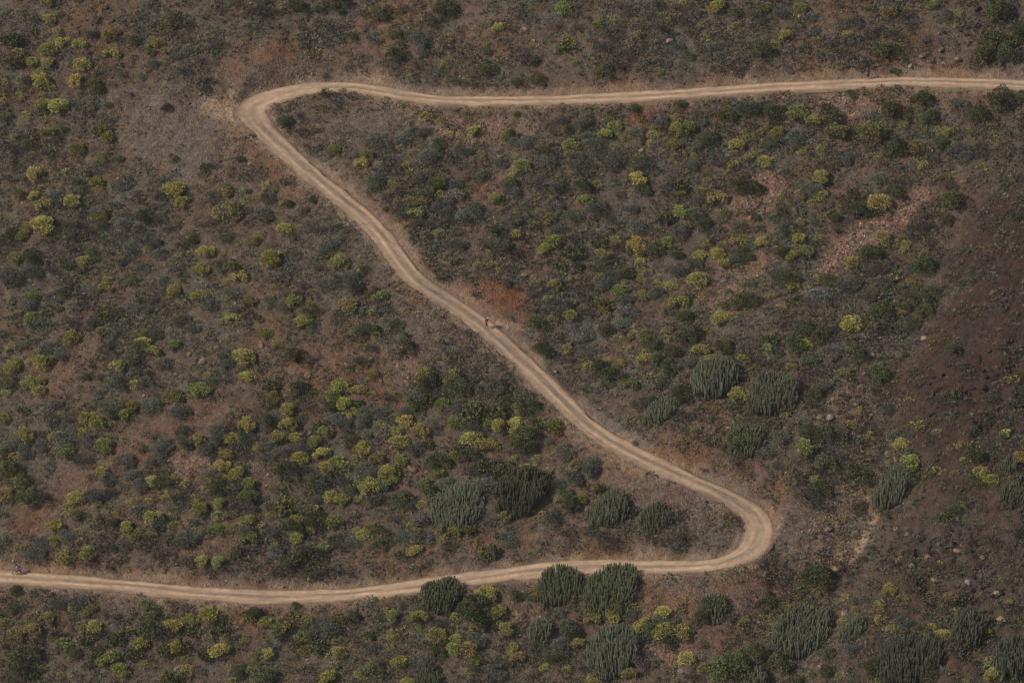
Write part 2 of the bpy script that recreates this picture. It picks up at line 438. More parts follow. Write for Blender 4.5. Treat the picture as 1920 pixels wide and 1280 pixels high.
# the mountainside goes on around the part in view
ax_ = np.arange(-420, 421, 7.0); ay_ = np.arange(-380, 461, 7.0)
AX, AY = np.meshgrid(ax_, ay_)
AH = base_h(AX, AY) + 0.5 * vnoise(AX, AY, 14, 8)
inside = (AX > GX0 + 2) & (AX < GX1 - 2) & (AY > GY0 + 2) & (AY < GY1 - 2)
AH = np.where(inside, AH - 12, AH - 0.6)
ii = np.arange(AX.size).reshape(AX.shape)
FA = np.concatenate([np.stack([ii[:-1, :-1].ravel(), ii[:-1, 1:].ravel(), ii[1:, 1:].ravel()], 1), np.stack([ii[:-1, :-1].ravel(), ii[1:, 1:].ravel(), ii[1:, :-1].ravel()], 1)])
me = fast_mesh('terrain', np.stack([AX.ravel(), AY.ravel(), AH.ravel()], 1), FA, np.broadcast_to(SOIL * 0.85, (AX.size, 3)), True, {'grav': np.full(AX.size, .4)})
me.materials.append(M_SOIL)
link('terrain', me, kind='structure')

# ------------------------------------------------------------------ the road
tan = np.gradient(RC[:, :2], axis=0); tan /= np.linalg.norm(tan, axis=1)[:, None]
nor = np.stack([-tan[:, 1], tan[:, 0]], 1)
lat = np.array([-1.22, -1.0, -0.8, -0.62, -0.48, -0.34, -0.18, 0, 0.18, 0.34, 0.48, 0.62, 0.8, 1.0, 1.22])
prof = np.array([-0.16, -0.01, 0.03, 0.0, -0.035, -0.01, 0.045, 0.06, 0.045, -0.01, -0.035, 0.0, 0.03, -0.01, -0.16])
bend = np.clip((RW - 1.56) / 0.17, 0, 1)
RV = []; LA = []; AL = []; BE = []
for j, (l, pz) in enumerate(zip(lat, prof)):
    jit = 0.0 if abs(l) < 0.9 else 1.0
    wv = RW * (l + jit * 0.11 * np.sign(l) * (vnoise(s_new, s_new * 0 + j, 2.2, 3) + vnoise(s_new, s_new * 0 + j, 0.8, 4)) + 0.14 * l * vnoise(s_new, s_new * 0 + 40 * np.sign(l), 9.0, 5))
    xy = RC[:, :2] + nor * wv[:, None]
    z = RC[:, 2] + 0.045 + pz * (1 - 0.5 * bend) + 0.012 * vnoise(xy[:, 0], xy[:, 1], 0.9, 5)
    RV.append(np.c_[xy, z]); LA.append(np.full(len(RC), l)); AL.append(s_new); BE.append(bend)
RV = np.stack(RV, 1); nR, nL = RV.shape[:2]
ii = np.arange(nR * nL).reshape(nR, nL)
a = ii[:-1, :-1].ravel(); b = ii[:-1, 1:].ravel(); c = ii[1:, 1:].ravel(); d = ii[1:, :-1].ravel()
FR = np.concatenate([np.stack([a, b, c], 1), np.stack([a, c, d], 1)])
cr = np.cross(RV[1, 1] - RV[0, 0], RV[1, 0] - RV[0, 0])
FR = FR[:, ::-1]
me = fast_mesh('dirt_road', RV.reshape(-1, 3), FR, None, True, {'lat': np.stack(LA, 1).ravel(), 'along': np.stack(AL, 1).ravel(), 'bend': np.stack(BE, 1).ravel()})
m, nt, p = new_mat('road_dust'); N, L = nt.nodes, nt.links
g_ = N.new('ShaderNodeNewGeometry')
al_ = N.new('ShaderNodeAttribute'); al_.attribute_name = 'along'; la_ = N.new('ShaderNodeAttribute'); la_.attribute_name = 'lat'
be_ = N.new('ShaderNodeAttribute'); be_.attribute_name = 'bend'
cx = N.new('ShaderNodeCombineXYZ'); L.new(mmath('MULTIPLY', al_.outputs['Fac'], 0.16), cx.inputs[0]); L.new(mmath('MULTIPLY', la_.outputs['Fac'], 2.2), cx.inputs[1])
ns = N.new('ShaderNodeTexNoise'); ns.inputs['Scale'].default_value = 1.3; ns.inputs['Detail'].default_value = 5; L.new(cx.outputs[0], ns.inputs['Vector'])
nw = N.new('ShaderNodeTexNoise'); nw.inputs['Scale'].default_value = 0.35; nw.inputs['Detail'].default_value = 3; L.new(g_.outputs['Position'], nw.inputs['Vector'])
n2 = noise(6.0, 6, 0.75); n4 = noise(1.4, 5, 0.6)
wl = mmath('ADD', la_.outputs['Fac'], mmath('MULTIPLY', mmath('SUBTRACT', nw.outputs['Fac'], 0.5), 0.55))
cr_ = N.new('ShaderNodeValToRGB'); L.new(mrange(wl, -1.25, 1.25, 0, 1), cr_.inputs['Fac'])
stops = [(0.0, (.17, .118, .085)), (0.10, (.27, .186, .128)), (0.22, (.51, .355, .232)), (0.36, (.54, .375, .246)), (0.46, (.36, .260, .180)), (0.53, (.345, .250, .174)),
         (0.63, (.54, .375, .246)), (0.77, (.51, .352, .228)), (0.90, (.28, .190, .130)), (1.0, (.17, .118, .085))]
e = cr_.color_ramp.elements
e[0].position = 0; e[0].color = (*stops[0][1], 1); e[1].position = 1; e[1].color = (*stops[-1][1], 1)
for po, co in stops[1:-1]:
    q = e.new(po); q.color = (*co, 1)
mxb = N.new('ShaderNodeMix'); mxb.data_type = 'RGBA'; L.new(mmath('MULTIPLY', be_.outputs['Fac'], mrange(mmath('ABSOLUTE', la_.outputs['Fac'], 0), 0.6, 1.0, 0.75, 0.1)), mxb.inputs['Factor'])
L.new(cr_.outputs['Color'], mxb.inputs[6]); mxb.inputs[7].default_value = (.47, .328, .222, 1)
val = mmath('MULTIPLY', mrange(ns.outputs['Fac'], 0.3, 0.7, 0.72, 1.22), mmath('MULTIPLY', mrange(n2.outputs['Fac'], 0.3, 0.7, 0.88, 1.12), mrange(n4.outputs['Fac'], 0.3, 0.7, 0.80, 1.14)))
hs = N.new('ShaderNodeHueSaturation'); L.new(mxb.outputs[2], hs.inputs['Color']); L.new(val, hs.inputs['Value'])
L.new(hs.outputs['Color'], p.inputs['Base Color']); p.inputs['Roughness'].default_value = 0.95; p.inputs['Specular IOR Level'].default_value = 0.1
bp = N.new('ShaderNodeBump'); bp.inputs['Strength'].default_value = 0.5; bp.inputs['Distance'].default_value = 0.06
L.new(n2.outputs['Fac'], bp.inputs['Height']); L.new(bp.outputs['Normal'], p.inputs['Normal'])
me.materials.append(m)
link('dirt_road', me, kind='structure')

# ------------------------------------------------------------------ what grows and lies where
# one entry per plant or rock seen: centre of its crown and half width, surveyed in 480 x 320 tiles at four times size, in tens
SURVEY = {
(0, 0): dict(
 y='36,1,5 14,8,3 43,10,3 47,31,5 60,32,6 36,36,7 14,38,5 23,46,5.5 36,46,6 30,53,4.5 30,60,8 38,65,5 57,60,6.5 62,47,7 70,64,7 84,39,7 42,23,3.5 32,71,4 14,71,4 44,78,8 32,77,6 20,86,4.5 3,62,4 2,67,3 3,75,4 4,87,5 36,98,6 81,102,5.5 58,111,6.5 74,119,4.5 114,33,5 109,53,3.5 23,127,3 29,127,3',
 o='37,13,5 10,44,8 82,25,6 33,25,4 125,38,4.5 99,42,4 79,51,4',
 g='115,47,5.5 143,37,6 70,26,5 20,60,5 107,57,4 42,104,4 84,90,4', e='131,16,11 125,80,4.5',
 d='100,29,6 81,78,3.5 20,108,5 48,97,4.5 89,118,4.5 130,118,4.5 181,119,4 155,125,5 112,38,5',
 b='94,56,6.5 165,32,7 152,46,6 137,52,5 154,13,4.5 168,8,5 190,9,6 100,71,4 168,16,3', p='10,26,11', f='78,95,9.5', r='141,77,2 132,87,1.3 150,70,2 113,62,1.5'),
(1, 0): dict(
 e='93,11,8.5 103,25,7.5 30,4,8 61,1,10 142,6,9', g='88,28,6 123,28,8 125,38,5 172,37,5.5 90,105,8 130,116,7 119,98,5 110,104,5.5 158,113,5 185,121,6 195,107,5 128,98,5',
 d='72,26,5 110,42,5.5 175,52,7 103,38,4 22,90,6.5 84,115,5 137,107,6 47,7,5 63,9,4', b='6,9,10 22,23,3 12,20,3 36,21,3 57,21,5 55,17,4 100,7,6 111,8,6 135,16,6 32,86,5 34,100,6 45,98,4 151,60,4 52,57,3 65,68,3.5 53,69,4 164,57,4',
 y='107,16,3.5 145,28,4.5 141,47,4.5 165,22,4 182,20,5 172,33,3.5 173,84,3 128,88,5.5 139,91,4 144,100,4 163,98,5 188,101,5.5 108,110,3 59,112,6 79,122,5 92,122,3.5 112,124,3.5 108,41,3',
 o='168,115,4', r='145,34,2.5 4,34,2 47,27,1.8 42,55,2 79,53,1.8'),
(2, 0): dict(
 y='38,6,6.5 128,2,4 154,5,6.5 188,7,5 94,25,4 141,19,3.5 47,47,3 69,41,2.5 73,88,4 78,93,5 70,100,5.5 82,101,4 109,95,4 106,101,4.5 126,97,7 133,94,6 115,101,3 121,103,3.5 105,108,5 122,108,5.5 44,108,6 43,114,4.5 76,110,4 127,114,3.5 121,117,3 135,124,4 7,124,6.5 14,128,3 95,117,4 173,101,4.5 179,102,4 168,108,6 189,107,4 180,116,5 165,123,4.5 190,120,6',
 o='66,17,5 116,15,4 168,19,4 122,89,5 165,115,4 188,95,4 136,117,4', f='42,31,7',
 g='55,90,6 60,107,6 93,100,6 110,90,7 138,83,4 140,90,6 78,116,8 27,119,7 12,106,7 2,105,5 137,105,8 152,117,7 135,122,6 55,124,7 97,120,7 74,124,5 180,115,5 178,81,8 10,43,8 124,34,5 152,34,5 49,117,6 52,92,5',
 b='82,5,6 87,11,5 80,22,6 74,26,6 68,34,7 50,20,6 35,19,6 111,20,6 118,24,5 130,15,5 110,4,6 183,10,8 124,6,5 78,41,5 88,44,5 84,50,5 50,5,5 170,52,4 39,89,5 43,96,5 52,55,4',
 d='20,58,6 4,62,5.5 187,37,9 168,8,5 36,36,4 148,102,7.5 0,101,6 25,113,5 92,80,4.5 194,82,6 127,77,4.5 132,40,5 4,85,3', e='69,53,7 160,85,7',
 r='158,77,2 166,78,2 118,30,4 97,112,2.5 171,96,1.5 23,107,1.5 10,21,3 103,44,2 150,24,2.5'),
(3, 0): dict(
 y='25,6,5 13,25,5 60,25,4 6,32,4 124,3,5 142,9,4 35,89,5 102,93,4 115,96,4 133,98,5 41,110,4 39,114,4 83,118,3.5 116,123,4 26,113,4 8,98,5 2,120,4 151,98,3', o='92,8,6 22,84,7 51,99,8 78,98,9 110,109,6',
 d='90,38,10 45,83,9 95,83,9 116,74,9 120,85,7 175,72,10 190,72,8 158,84,8 95,108,9 6,83,8 170,30,12 180,38,10 62,69,4.5 172,5,10 190,22,10 130,105,6 165,42,9',
 g='145,114,9 20,103,6 5,105,7 65,17,6 30,12,6 145,77,6 10,8,6 60,118,6', b='100,37,6 120,30,8 84,25,7 95,25,6 105,12,7 55,4,6 105,20,6 135,12,6',
 p='97,53,4 133,110,6 82,37,6', f='182,27,9', r='143,44,4 107,49,3 133,48,3 160,46,2.5 130,37,3 116,42,3 128,25,2'),
(0, 1): dict(
 y='48,1,4 73,7,5 75,13,3.5 26,18,5 33,25,7 54,22,7 70,34,4.5 77,32,5 33,39,9 17,48,5 22,42,5 131,12,8.5 137,23,5.5 169,15,5.5 183,14,3 187,21,4 190,52,5 155,60,6 63,69,6 11,65,5 1,75,3 151,73,6 174,72,6 180,79,6 170,83,3.5 81,82,4.5 79,87,5 145,92,2.5 150,93,6 131,90,6 25,93,5 14,106,4.5 23,110,6 54,124,6.5 107,121,5 130,107,3.5 175,109,5.5 108,127,4 155,122,2 74,111,4 187,97,5',
 o='27,1,7 42,12,4.5 172,29,10 131,38,4.5 111,59,4.5 76,120,5 128,71,4',
 g='92,10,6 76,29,7 40,19,6 92,39,7 115,54,6 120,62,5 108,73,6 165,70,6 185,29,5 172,49,6 155,98,7 70,89,5 100,100,6 110,103,6 137,112,6 31,115,8 85,120,6 72,112,6.5 145,117,5 176,92,8 22,100,7 24,74,7 178,104,5 5,76,8 10,80,7 98,57,6 118,122,5',
 d='12,16,6 108,33,6.5 24,62,8 78,41,5 68,61,5 98,82,6 50,90,6 105,97,4 145,51,4.5 9,46,5', b='38,74,4.5 58,58,5 62,75,7 50,40,6 60,41,7 105,18,6 118,37,5 128,43,5 70,46,5 60,100,4 160,18,5 160,39,5 48,49,5 10,55,6 36,52,6 118,97,5 56,113,6',
 p='82,106,9 55,71,4 73,66,3 45,103,4', r='176,65,2.5 174,60,1.5 177,99,2 98,20,2 128,117,1.5 114,13,1.5'),
(1, 1): dict(
 y='7,10,4 14,13,3 105,9,5 135,9,6 138,17,4.5 82,2,4 120,31,5.5 22,43,6 32,43,4 1,49,5 11,66,8 63,68,7.5 29,97,6 14,87,3 94,94,6 87,106,4 73,119,4 91,122,4 36,112,6 41,100,5 138,46,4.5 174,62,3.5 166,70,3 182,75,3 177,70,4 7,121,5 16,128,4 191,4,4 180,20,5 194,48,4', o='115,21,4.5 123,24,5 162,11,4.5 45,91,4 69,100,7 50,102,4',
 g='40,41,6 92,6,6 125,4,7 148,19,7 140,27,7 165,27,8 158,35,8 150,10,5 6,31,7 35,29,5 55,56,6 50,60,5 62,82,7 72,79,6 73,86,6 53,85,6 105,114,5.5 10,97,5 20,101,6 44,116,5 9,20,5 79,118,6 183,55,7 152,55,6 168,4,5 192,15,6 192,37,6 188,83,4 78,105,4',
 d='24,24,5 43,21,4 7,20,4 88,8,6 130,15,5 87,118,6 40,104,7 182,45,7 110,124,5 87,90,5 31,92,4 98,29,3 190,8,7 146,36,4 81,73,4', p='150,67,5',
 b='123,40,6 110,32,6 47,73,6 30,50,6 50,44,5 110,18,5 142,80,5 138,80,4 165,93,3 172,35,6 36,86,5 145,55,5 109,15,4 128,40,5', r='19,24,3 70,41,2 83,55,2 86,66,2.5 105,85,2 142,86,1.5 187,65,1.5 107,88,2'),
(2, 1): dict(
 y='37,5,5 93,5,7 64,11,4.5 126,16,4.5 142,15,5 157,30,4 30,21,3.5 56,22,6 29,35,6 36,31,4 126,30,6.5 134,31,4 90,36,4 43,47,3 44,42,2 13,48,2.5 31,53,6 25,58,5 77,51,4.5 93,56,7.5 117,53,5.5 67,62,6 143,53,5 141,63,5 154,62,5.5 160,68,5 170,52,6 188,52,5 186,74,3.5 183,69,3 17,81,4.5 33,85,5 61,78,4 67,80,4.5 96,67,3.5 101,75,4 85,82,3 97,80,4 110,84,4 120,84,5 139,81,6.5 81,89,6 97,92,4.5 125,98,7.5 93,109,4 43,108,5 30,111,4 101,122,5.5 91,122,4 117,119,4.5 116,125,3 157,109,6.5 70,106,5 4,38,4 2,47,4',
 o='154,20,7 147,25,4 147,7,3.5 130,40,5 53,103,4 162,126,5', p='46,57,10 66,51,8 115,33,7 50,70,5 36,71,6 88,74,8 127,9,7', f='70,97,9',
 d='53,10,7 170,8,8 179,12,9 146,40,7 107,57,7 18,114,6 165,95,8 178,95,7 124,62,5 130,108,7 132,122,10 72,118,6 173,60,6 158,101,4 177,64,5 183,35,4',
 g='36,11,6 93,40,7 62,26,8 32,100,8.5 46,33,6 30,26,7 35,43,6 118,12,7 137,33,7 90,28,5 98,13,6 2,35,5 106,92,5 125,75,7 136,69,6 87,105,7 85,96,6 67,83,6 83,114,7 68,67,6 143,20,6 180,53,6 168,66,6 50,120,8 125,44,6 170,40,5',
 b='80,18,5 71,34,5 63,71,6 5,63,7 79,57,5 105,88,5 75,76,7 86,122,5 115,90,5 150,90,5 45,50,5 5,88,3.5 17,92,6', r='88,15,1.5 91,115,3.5 40,20,2 10,78,3.5 18,80,2'),
(3, 1): dict(
 y='40,4,7 40,18,5 33,24,4 23,38,4 23,50,5 21,57,4 28,60,5 18,63,5 93,7,3.5 86,48,5 86,53,5 101,56,5 99,50,3 62,68,5 18,84,5 37,80,4 78,87,4 117,62,4 108,82,4 63,114,7 101,107,4 26,119,4 3,92,4 38,50,4', o='22,17,5 83,23,8 71,17,4 53,71,4 11,102,5 132,4,5',
 d='8,31,6 68,28,9 142,22,11 50,36,6 95,15,7 75,60,9 17,78,8 45,80,7 116,70,9 120,93,9 105,97,8 112,90,6 85,102,8 117,105,7 30,118,9 40,122,8 65,17,5 10,60,6 133,35,6 110,113,6', p='5,125,7',
 g='34,14,7 60,83,8 12,43,6 10,78,7 38,93,7 24,115,7 36,39,4 86,83,6 5,35,5 85,4,6', b='82,71,9 75,92,7 31,100,6 113,42,8 53,44,7 100,8,7 135,11,7 120,40,6', r='54,65,2.5 147,8,3 85,125,2 117,125,3 86,100,2'),
(0, 2): dict(
 y='9,3,5 10,18,7 23,15,4 34,14,7.5 23,31,6 29,36,5 30,29,5 4,38,4 88,18,6 101,32,4.5 115,7,5 108,1,6 131,3,5.5 120,15,5 183,10,8 186,25,5.5 150,35,6.5 130,40,7 93,54,5.5 100,48,6 66,57,6 73,60,6 46,54,3.5 2,57,5 18,70,7 41,70,4.5 49,81,6 63,68,5 78,77,7.5 77,97,5 148,74,6 174,72,5.5 185,62,6 117,87,4.5 170,84,5 167,92,6 178,98,6 115,104,5 131,102,3 140,106,5 101,117,5 111,120,4 125,117,4 146,117,4.5 150,124,6 157,103,4 172,110,4.5 165,120,5 187,106,5 57,117,6 52,123,5 58,127,5 72,122,4 169,102,4 12,86,5 28,8,4',
 o='157,26,5 85,89,5 186,115,6 13,103,7 4,113,6', p='18,50,5 82,104,5 179,121,5', d='103,7,8 64,26,4 112,24,4 69,18,3 108,80,4.5 122,104,7 163,107,8 140,52,4 138,66,6 9,95,9 17,105,8 20,115,10 3,85,6 6,30,8',
 g='35,5,8 46,8,6 122,16,6 168,8,5.5 170,16,5.5 90,29,8 109,31,6 82,49,9 114,47,8 136,52,8 36,53,9 42,46,5 121,78,8 138,75,7 163,70,8 155,79,7 185,71,6 165,66,7 50,71,8 68,73,8 117,90,7 94,89,7 72,116,8 105,107,6 80,102,6 98,100,6 160,100,6 180,106,6 30,78,5 20,81,6 10,78,7 106,126,8 185,124,6 145,29,4 160,28,5',
 b='75,27,5 121,33,4.5 117,71,6 52,58,8 35,115,8 83,113,6 65,88,7 102,16,7 85,4,6 57,88,7', r='152,14,4 142,9,3 108,40,2 145,6,2 132,24,2.5'),
(1, 2): dict(
 y='15,2,5 63,32,6.5 58,40,6 67,46,6.5 88,39,4.5 73,53,5.5 24,50,6.5 25,62,6.5 52,67,5.5 45,74,6 30,72,5 2,79,4 33,86,6 33,89,4 50,83,6.5 127,25,7 140,47,5.5 105,56,4.5 112,58,6 96,59,4.5 97,64,3.5 106,66,4.5 108,74,6 80,79,6.5 66,78,4 105,83,3 109,88,5.5 73,88,4 62,92,7 52,94,5 150,60,6 163,72,8 176,76,6 175,60,5 182,62,6 100,97,7 102,103,6 84,107,8 77,117,3.5 57,115,5.5 65,118,5 20,107,4.5 29,102,4 42,125,5 137,98,5 94,15,3 125,122,4 150,85,5 133,85,3',
 o='77,36,5.5 12,42,6 17,70,6 148,26,7 123,66,6 91,88,5.5 81,93,4.5 15,94,5 14,109,4 88,24,5', p='12,31,7 50,60,8 130,76,5 165,48,13 180,50,10 155,78,7 175,90,11 183,95,9 115,115,6 60,97,6 78,45,5', f='130,41,6 25,119,11',
 d='31,10,9 110,4,8 32,35,8 10,58,8 130,30,9 151,33,9 120,49,6 73,74,6.5 84,69,4 23,96,8 45,103,8 137,90,9 128,108,9 108,118,8 56,48,5 160,85,7 70,110,5 188,45,6',
 g='60,56,7 67,60,5 85,52,7 95,51,6 80,58,6 120,79,6 33,75,7 10,75,6 78,98,8 88,97,5 170,36,6 180,34,6 138,38,5 120,40,7 50,106,8 45,118,5 38,123,7 65,104,6 143,106,6 172,104,7 95,105,6 150,48,7 110,52,5 8,88,6 18,82,6 33,58,4 27,100,6 92,118,6 118,123,5',
 b='78,15,6 88,4,5 165,64,8 98,42,5 70,66,6 163,97,7 10,45,6 35,94,6 135,64,5', r='94,29,2.2 68,17,2 39,25,3 4,2,4 117,95,4.5 66,53,2.5 96,40,1.5 10,100,2.5 31,121,3'),
(2, 2): dict(
 y='41,4,4.5 48,3,2.5 57,17,4 71,15,4.5 81,16,5 88,31,6 100,12,5.5 142,6,6 150,13,5.5 173,13,5 190,5,4.5 170,39,6 137,65,4.5 129,74,4 4,50,5 33,62,6.5 3,68,5 4,60,5 32,80,4 2,88,3.5 17,88,4.5 12,96,6 26,97,4 36,97,4 36,117,4 52,118,5 152,50,2.5', o='49,93,6 182,75,4',
 d='22,5,6 68,20,9 74,24,9 110,14,7 118,18,8 122,8,6 104,1,8 128,38,8 8,42,8 15,50,7 14,64,9 10,70,8 14,78,7 5,75,7 168,74,8 45,120,8 42,113,5 113,31,5 100,58,4 104,43,4 158,2,8', p='67,110,6 24,60,7',
 g='135,15,5 40,82,7 30,76,5 60,93,8 47,101,7 35,107,6 22,73,5 98,45,5 55,6,6 125,17,6 190,83,6 60,88,5', b='46,14,4 185,13,5 144,96,3 94,76,3 130,55,6 170,90,7 10,82,7 55,35,6 130,66,5', r='33,22,2.5 146,72,2 91,110,1.5 67,50,1.5 106,82,1.3 163,64,2.5'),
(3, 2): dict(
 y='17,19,4.5 58,22,4.5 28,78,7 13,53,4.5 35,18,2.5 62,62,3.5 68,51,3 108,90,7 140,98,3.5 168,103,5 120,61,4 92,73,3 100,77,5 178,68,4 188,86,5 28,2,5 1,4,3 34,103,4 44,112,3.5 93,65,2 145,77,4 77,112,3.5 160,97,5 13,111,3', o='75,73,4 127,68,4', e='155,86,8 155,104,6',
 d='34,38,6 41,67,7 30,66,6 67,99,10 82,22,7 65,8,7 108,102,6 138,6,6 42,90,8 38,108,7 70,123,6 20,2,8 140,125,7 103,10,3', p='143,37,7', g='5,7,6 47,8,7 90,50,5 10,70,7 96,71,6 8,93,5 42,33,5 30,13,5', b='36,23,6 25,27,4 55,85,5 30,115,8 150,20,6 170,40,6',
 r='50,43,3 46,45,2.5 53,53,2 40,57,4 46,56,4 78,10,2.5 72,24,2 63,44,2 90,84,3 96,88,3'),
(0, 3): dict(
 y='41,10,6.5 115,4,6.5 95,10,5.5 114,15,4.5 131,9,5 104,16,6 94,19,5 59,15,4 60,21,3.5 42,21,5 66,30,6 62,33,4 72,4,3 3,18,5 18,24,4 164,12,5.5 173,11,4.5 186,6,5.5 187,19,6 150,14,4.5 152,36,5 164,36,5.5 162,2,4 170,3,4 138,24,3.5 128,16,3 68,73,5.5 71,86,5.5 53,72,4 157,76,7 143,80,5.5 128,84,7 165,77,4 167,94,4.5 165,103,6.5 156,93,3.5 151,91,4 185,80,4 106,99,5.5 132,100,5 82,109,7 90,116,6 94,121,4 108,112,3.5 140,110,4 141,117,4.5 135,118,4.5 47,98,6 189,108,5 189,118,4.5 175,126,5 54,110,4 122,111,3 17,117,5 184,95,4 46,122,3',
 o='49,33,7 37,78,5.5 21,78,3 3,82,5 13,90,6 26,88,6.5 61,84,5 33,116,4 76,98,4', d='112,70,8 116,82,12 12,57,4.5 9,70,5 20,105,11 15,115,9 57,104,5 180,118,6 60,2,6 84,7,5 190,75,7', 
 p='105,87,6 136,96,10 168,85,7 100,103,8 75,105,8 125,101,8 155,103,8 145,87,6 130,121,10 78,6,5 25,120,6 160,10,4 65,92,7 88,92,8', f='95,87,5 188,78,5',
 g='61,66,7 140,20,8 27,28,8 52,16,6 5,19,7 118,8,6 142,17,7 33,21,5 85,25,5 92,24,6 45,67,6 185,12,6', b='127,22,8 66,37,7 85,41,5 87,36,4 77,28,5 140,37,6 92,35,4 87,78,4 80,76,5 171,43,4 75,92,5 40,20,5 45,95,5 178,95,6', r='154,55,1.8 10,36,2 37,44,1.5 24,36,1.5'),
(1, 3): dict(
 d='38,34,12 165,72,13 72,78,6.5 45,3,8 30,12,7 88,115,8 25,36,8 26,8,6 170,112,4 165,116,4 118,80,6 135,117,4 135,104,6 95,18,9 30,70,4 5,120,9',
 y='12,1,4 58,7,6.5 31,18,5 13,22,4.5 30,6,6 3,10,4 75,13,4 81,17,5 86,11,5 86,22,4 121,13,4 118,8,4 112,7,4 140,12,4.5 149,14,5.5 142,20,4 188,2,5 51,25,5 42,13,4 120,28,5 174,59,7 182,74,6 151,78,4.5 167,85,5.5 187,87,6 182,83,4 136,91,6.5 151,95,5 150,101,5.5 165,110,5 192,101,4 123,78,6 120,86,4 103,77,5.5 96,74,3.5 101,94,4 101,100,4 15,87,7 37,81,4.5 7,81,5 3,83,4 60,97,4.5 37,92,6 38,102,5 46,106,4 9,105,5 5,94,4 108,111,6 79,121,4.5 55,124,7 114,127,5 158,122,4 62,105,5 57,115,4 44,86,3 164,24,2 165,21,2',
 o='160,102,6.5 25,80,7.5 28,107,3 61,79,5', p='48,98,9 86,90,6 125,126,8 160,12,5 182,17,4', f='175,26,8', g='12,15,6 60,20,5.5 125,5,7 53,85,9 165,95,6.5 123,113,7 180,117,8 108,18,6 15,28,6 72,22,5 188,20,6 125,18,7 42,86,6 50,88,6',
 b='113,33,6 126,40,4 107,5,8 144,26,7 140,84,7 132,100,5 110,70,4 30,96,5 125,74,4', r='62,42,2.2 106,49,1.6 47,45,2 20,55,1.5 78,53,1.4'),
(2, 3): dict(
 y='60,79,5.5 77,80,6 91,72,5 113,74,5 97,85,5.5 114,89,7 128,89,6.5 75,74,5 19,61,5 24,65,4 50,98,5 1,101,4.5 131,108,6 88,121,5 154,120,5.5 145,117,5 175,80,3.5 189,78,4 60,126,5 61,103,4 92,107,3 23,2,4 76,18,2 192,91,3 31,107,3.5 25,116,4 122,126,3', o='101,81,4 120,116,4 5,108,5 45,65,4 42,117,4',
 d='43,87,8 105,84,8 165,115,14 185,104,8 190,112,5 14,62,5 30,108,4.5 146,70,6 140,79,6 80,70,6 192,63,5 109,112,4 175,105,5 116,95,7 60,65,6 2,61,5 190,75,4', g='90,76,6 123,81,4 119,86,5 112,80,5 98,92,5 35,101,7 20,103,6 35,75,5 98,108,7 30,3,8 38,64,4',
 b='73,24,7 80,20,5 128,18,9 70,18,6 40,15,7 60,13,6 65,76,6 15,11,4 137,122,6 145,100,5', r='127,119,3 37,32,1.6 89,30,1.6 107,106,2 185,82,1.5 162,61,1.2 173,60,1.2 120,44,1.6 190,50,2'),
(3, 3): dict(
 d='36,46,11 3,68,7 10,110,9 77,115,8 120,120,8 45,118,6 190,82,6 45,105,6 20,125,6', p='150,95,7 135,2,7', y='37,59,4 58,63,3.5 68,60,2.5 92,57,5 85,70,5 65,72,3 57,82,4.5 84,81,5 93,85,5 97,90,4 111,90,5 117,89,3 131,93,5.5 123,86,4 163,89,4 141,74,4 30,122,4 82,126,5 167,110,5 170,121,6 186,82,4 2,91,4 148,127,4 13,70,4', o='100,64,4.5 121,62,4.5 137,63,5',
 g='102,82,6 62,101,6 90,98,5', b='115,20,6 80,27,4 92,3,5 168,20,7 138,12,5 188,12,7 115,86,6 140,40,8', r='50,42,4 47,46,2.5 58,75,3 40,115,4 45,12,3.5 52,10,3 40,21,2 36,9,2.5 96,12,2.5 104,16,2 142,28,3 160,33,3 108,40,3 125,50,3 150,52,3 172,60,3.5 175,80,4 120,33,3'),
}
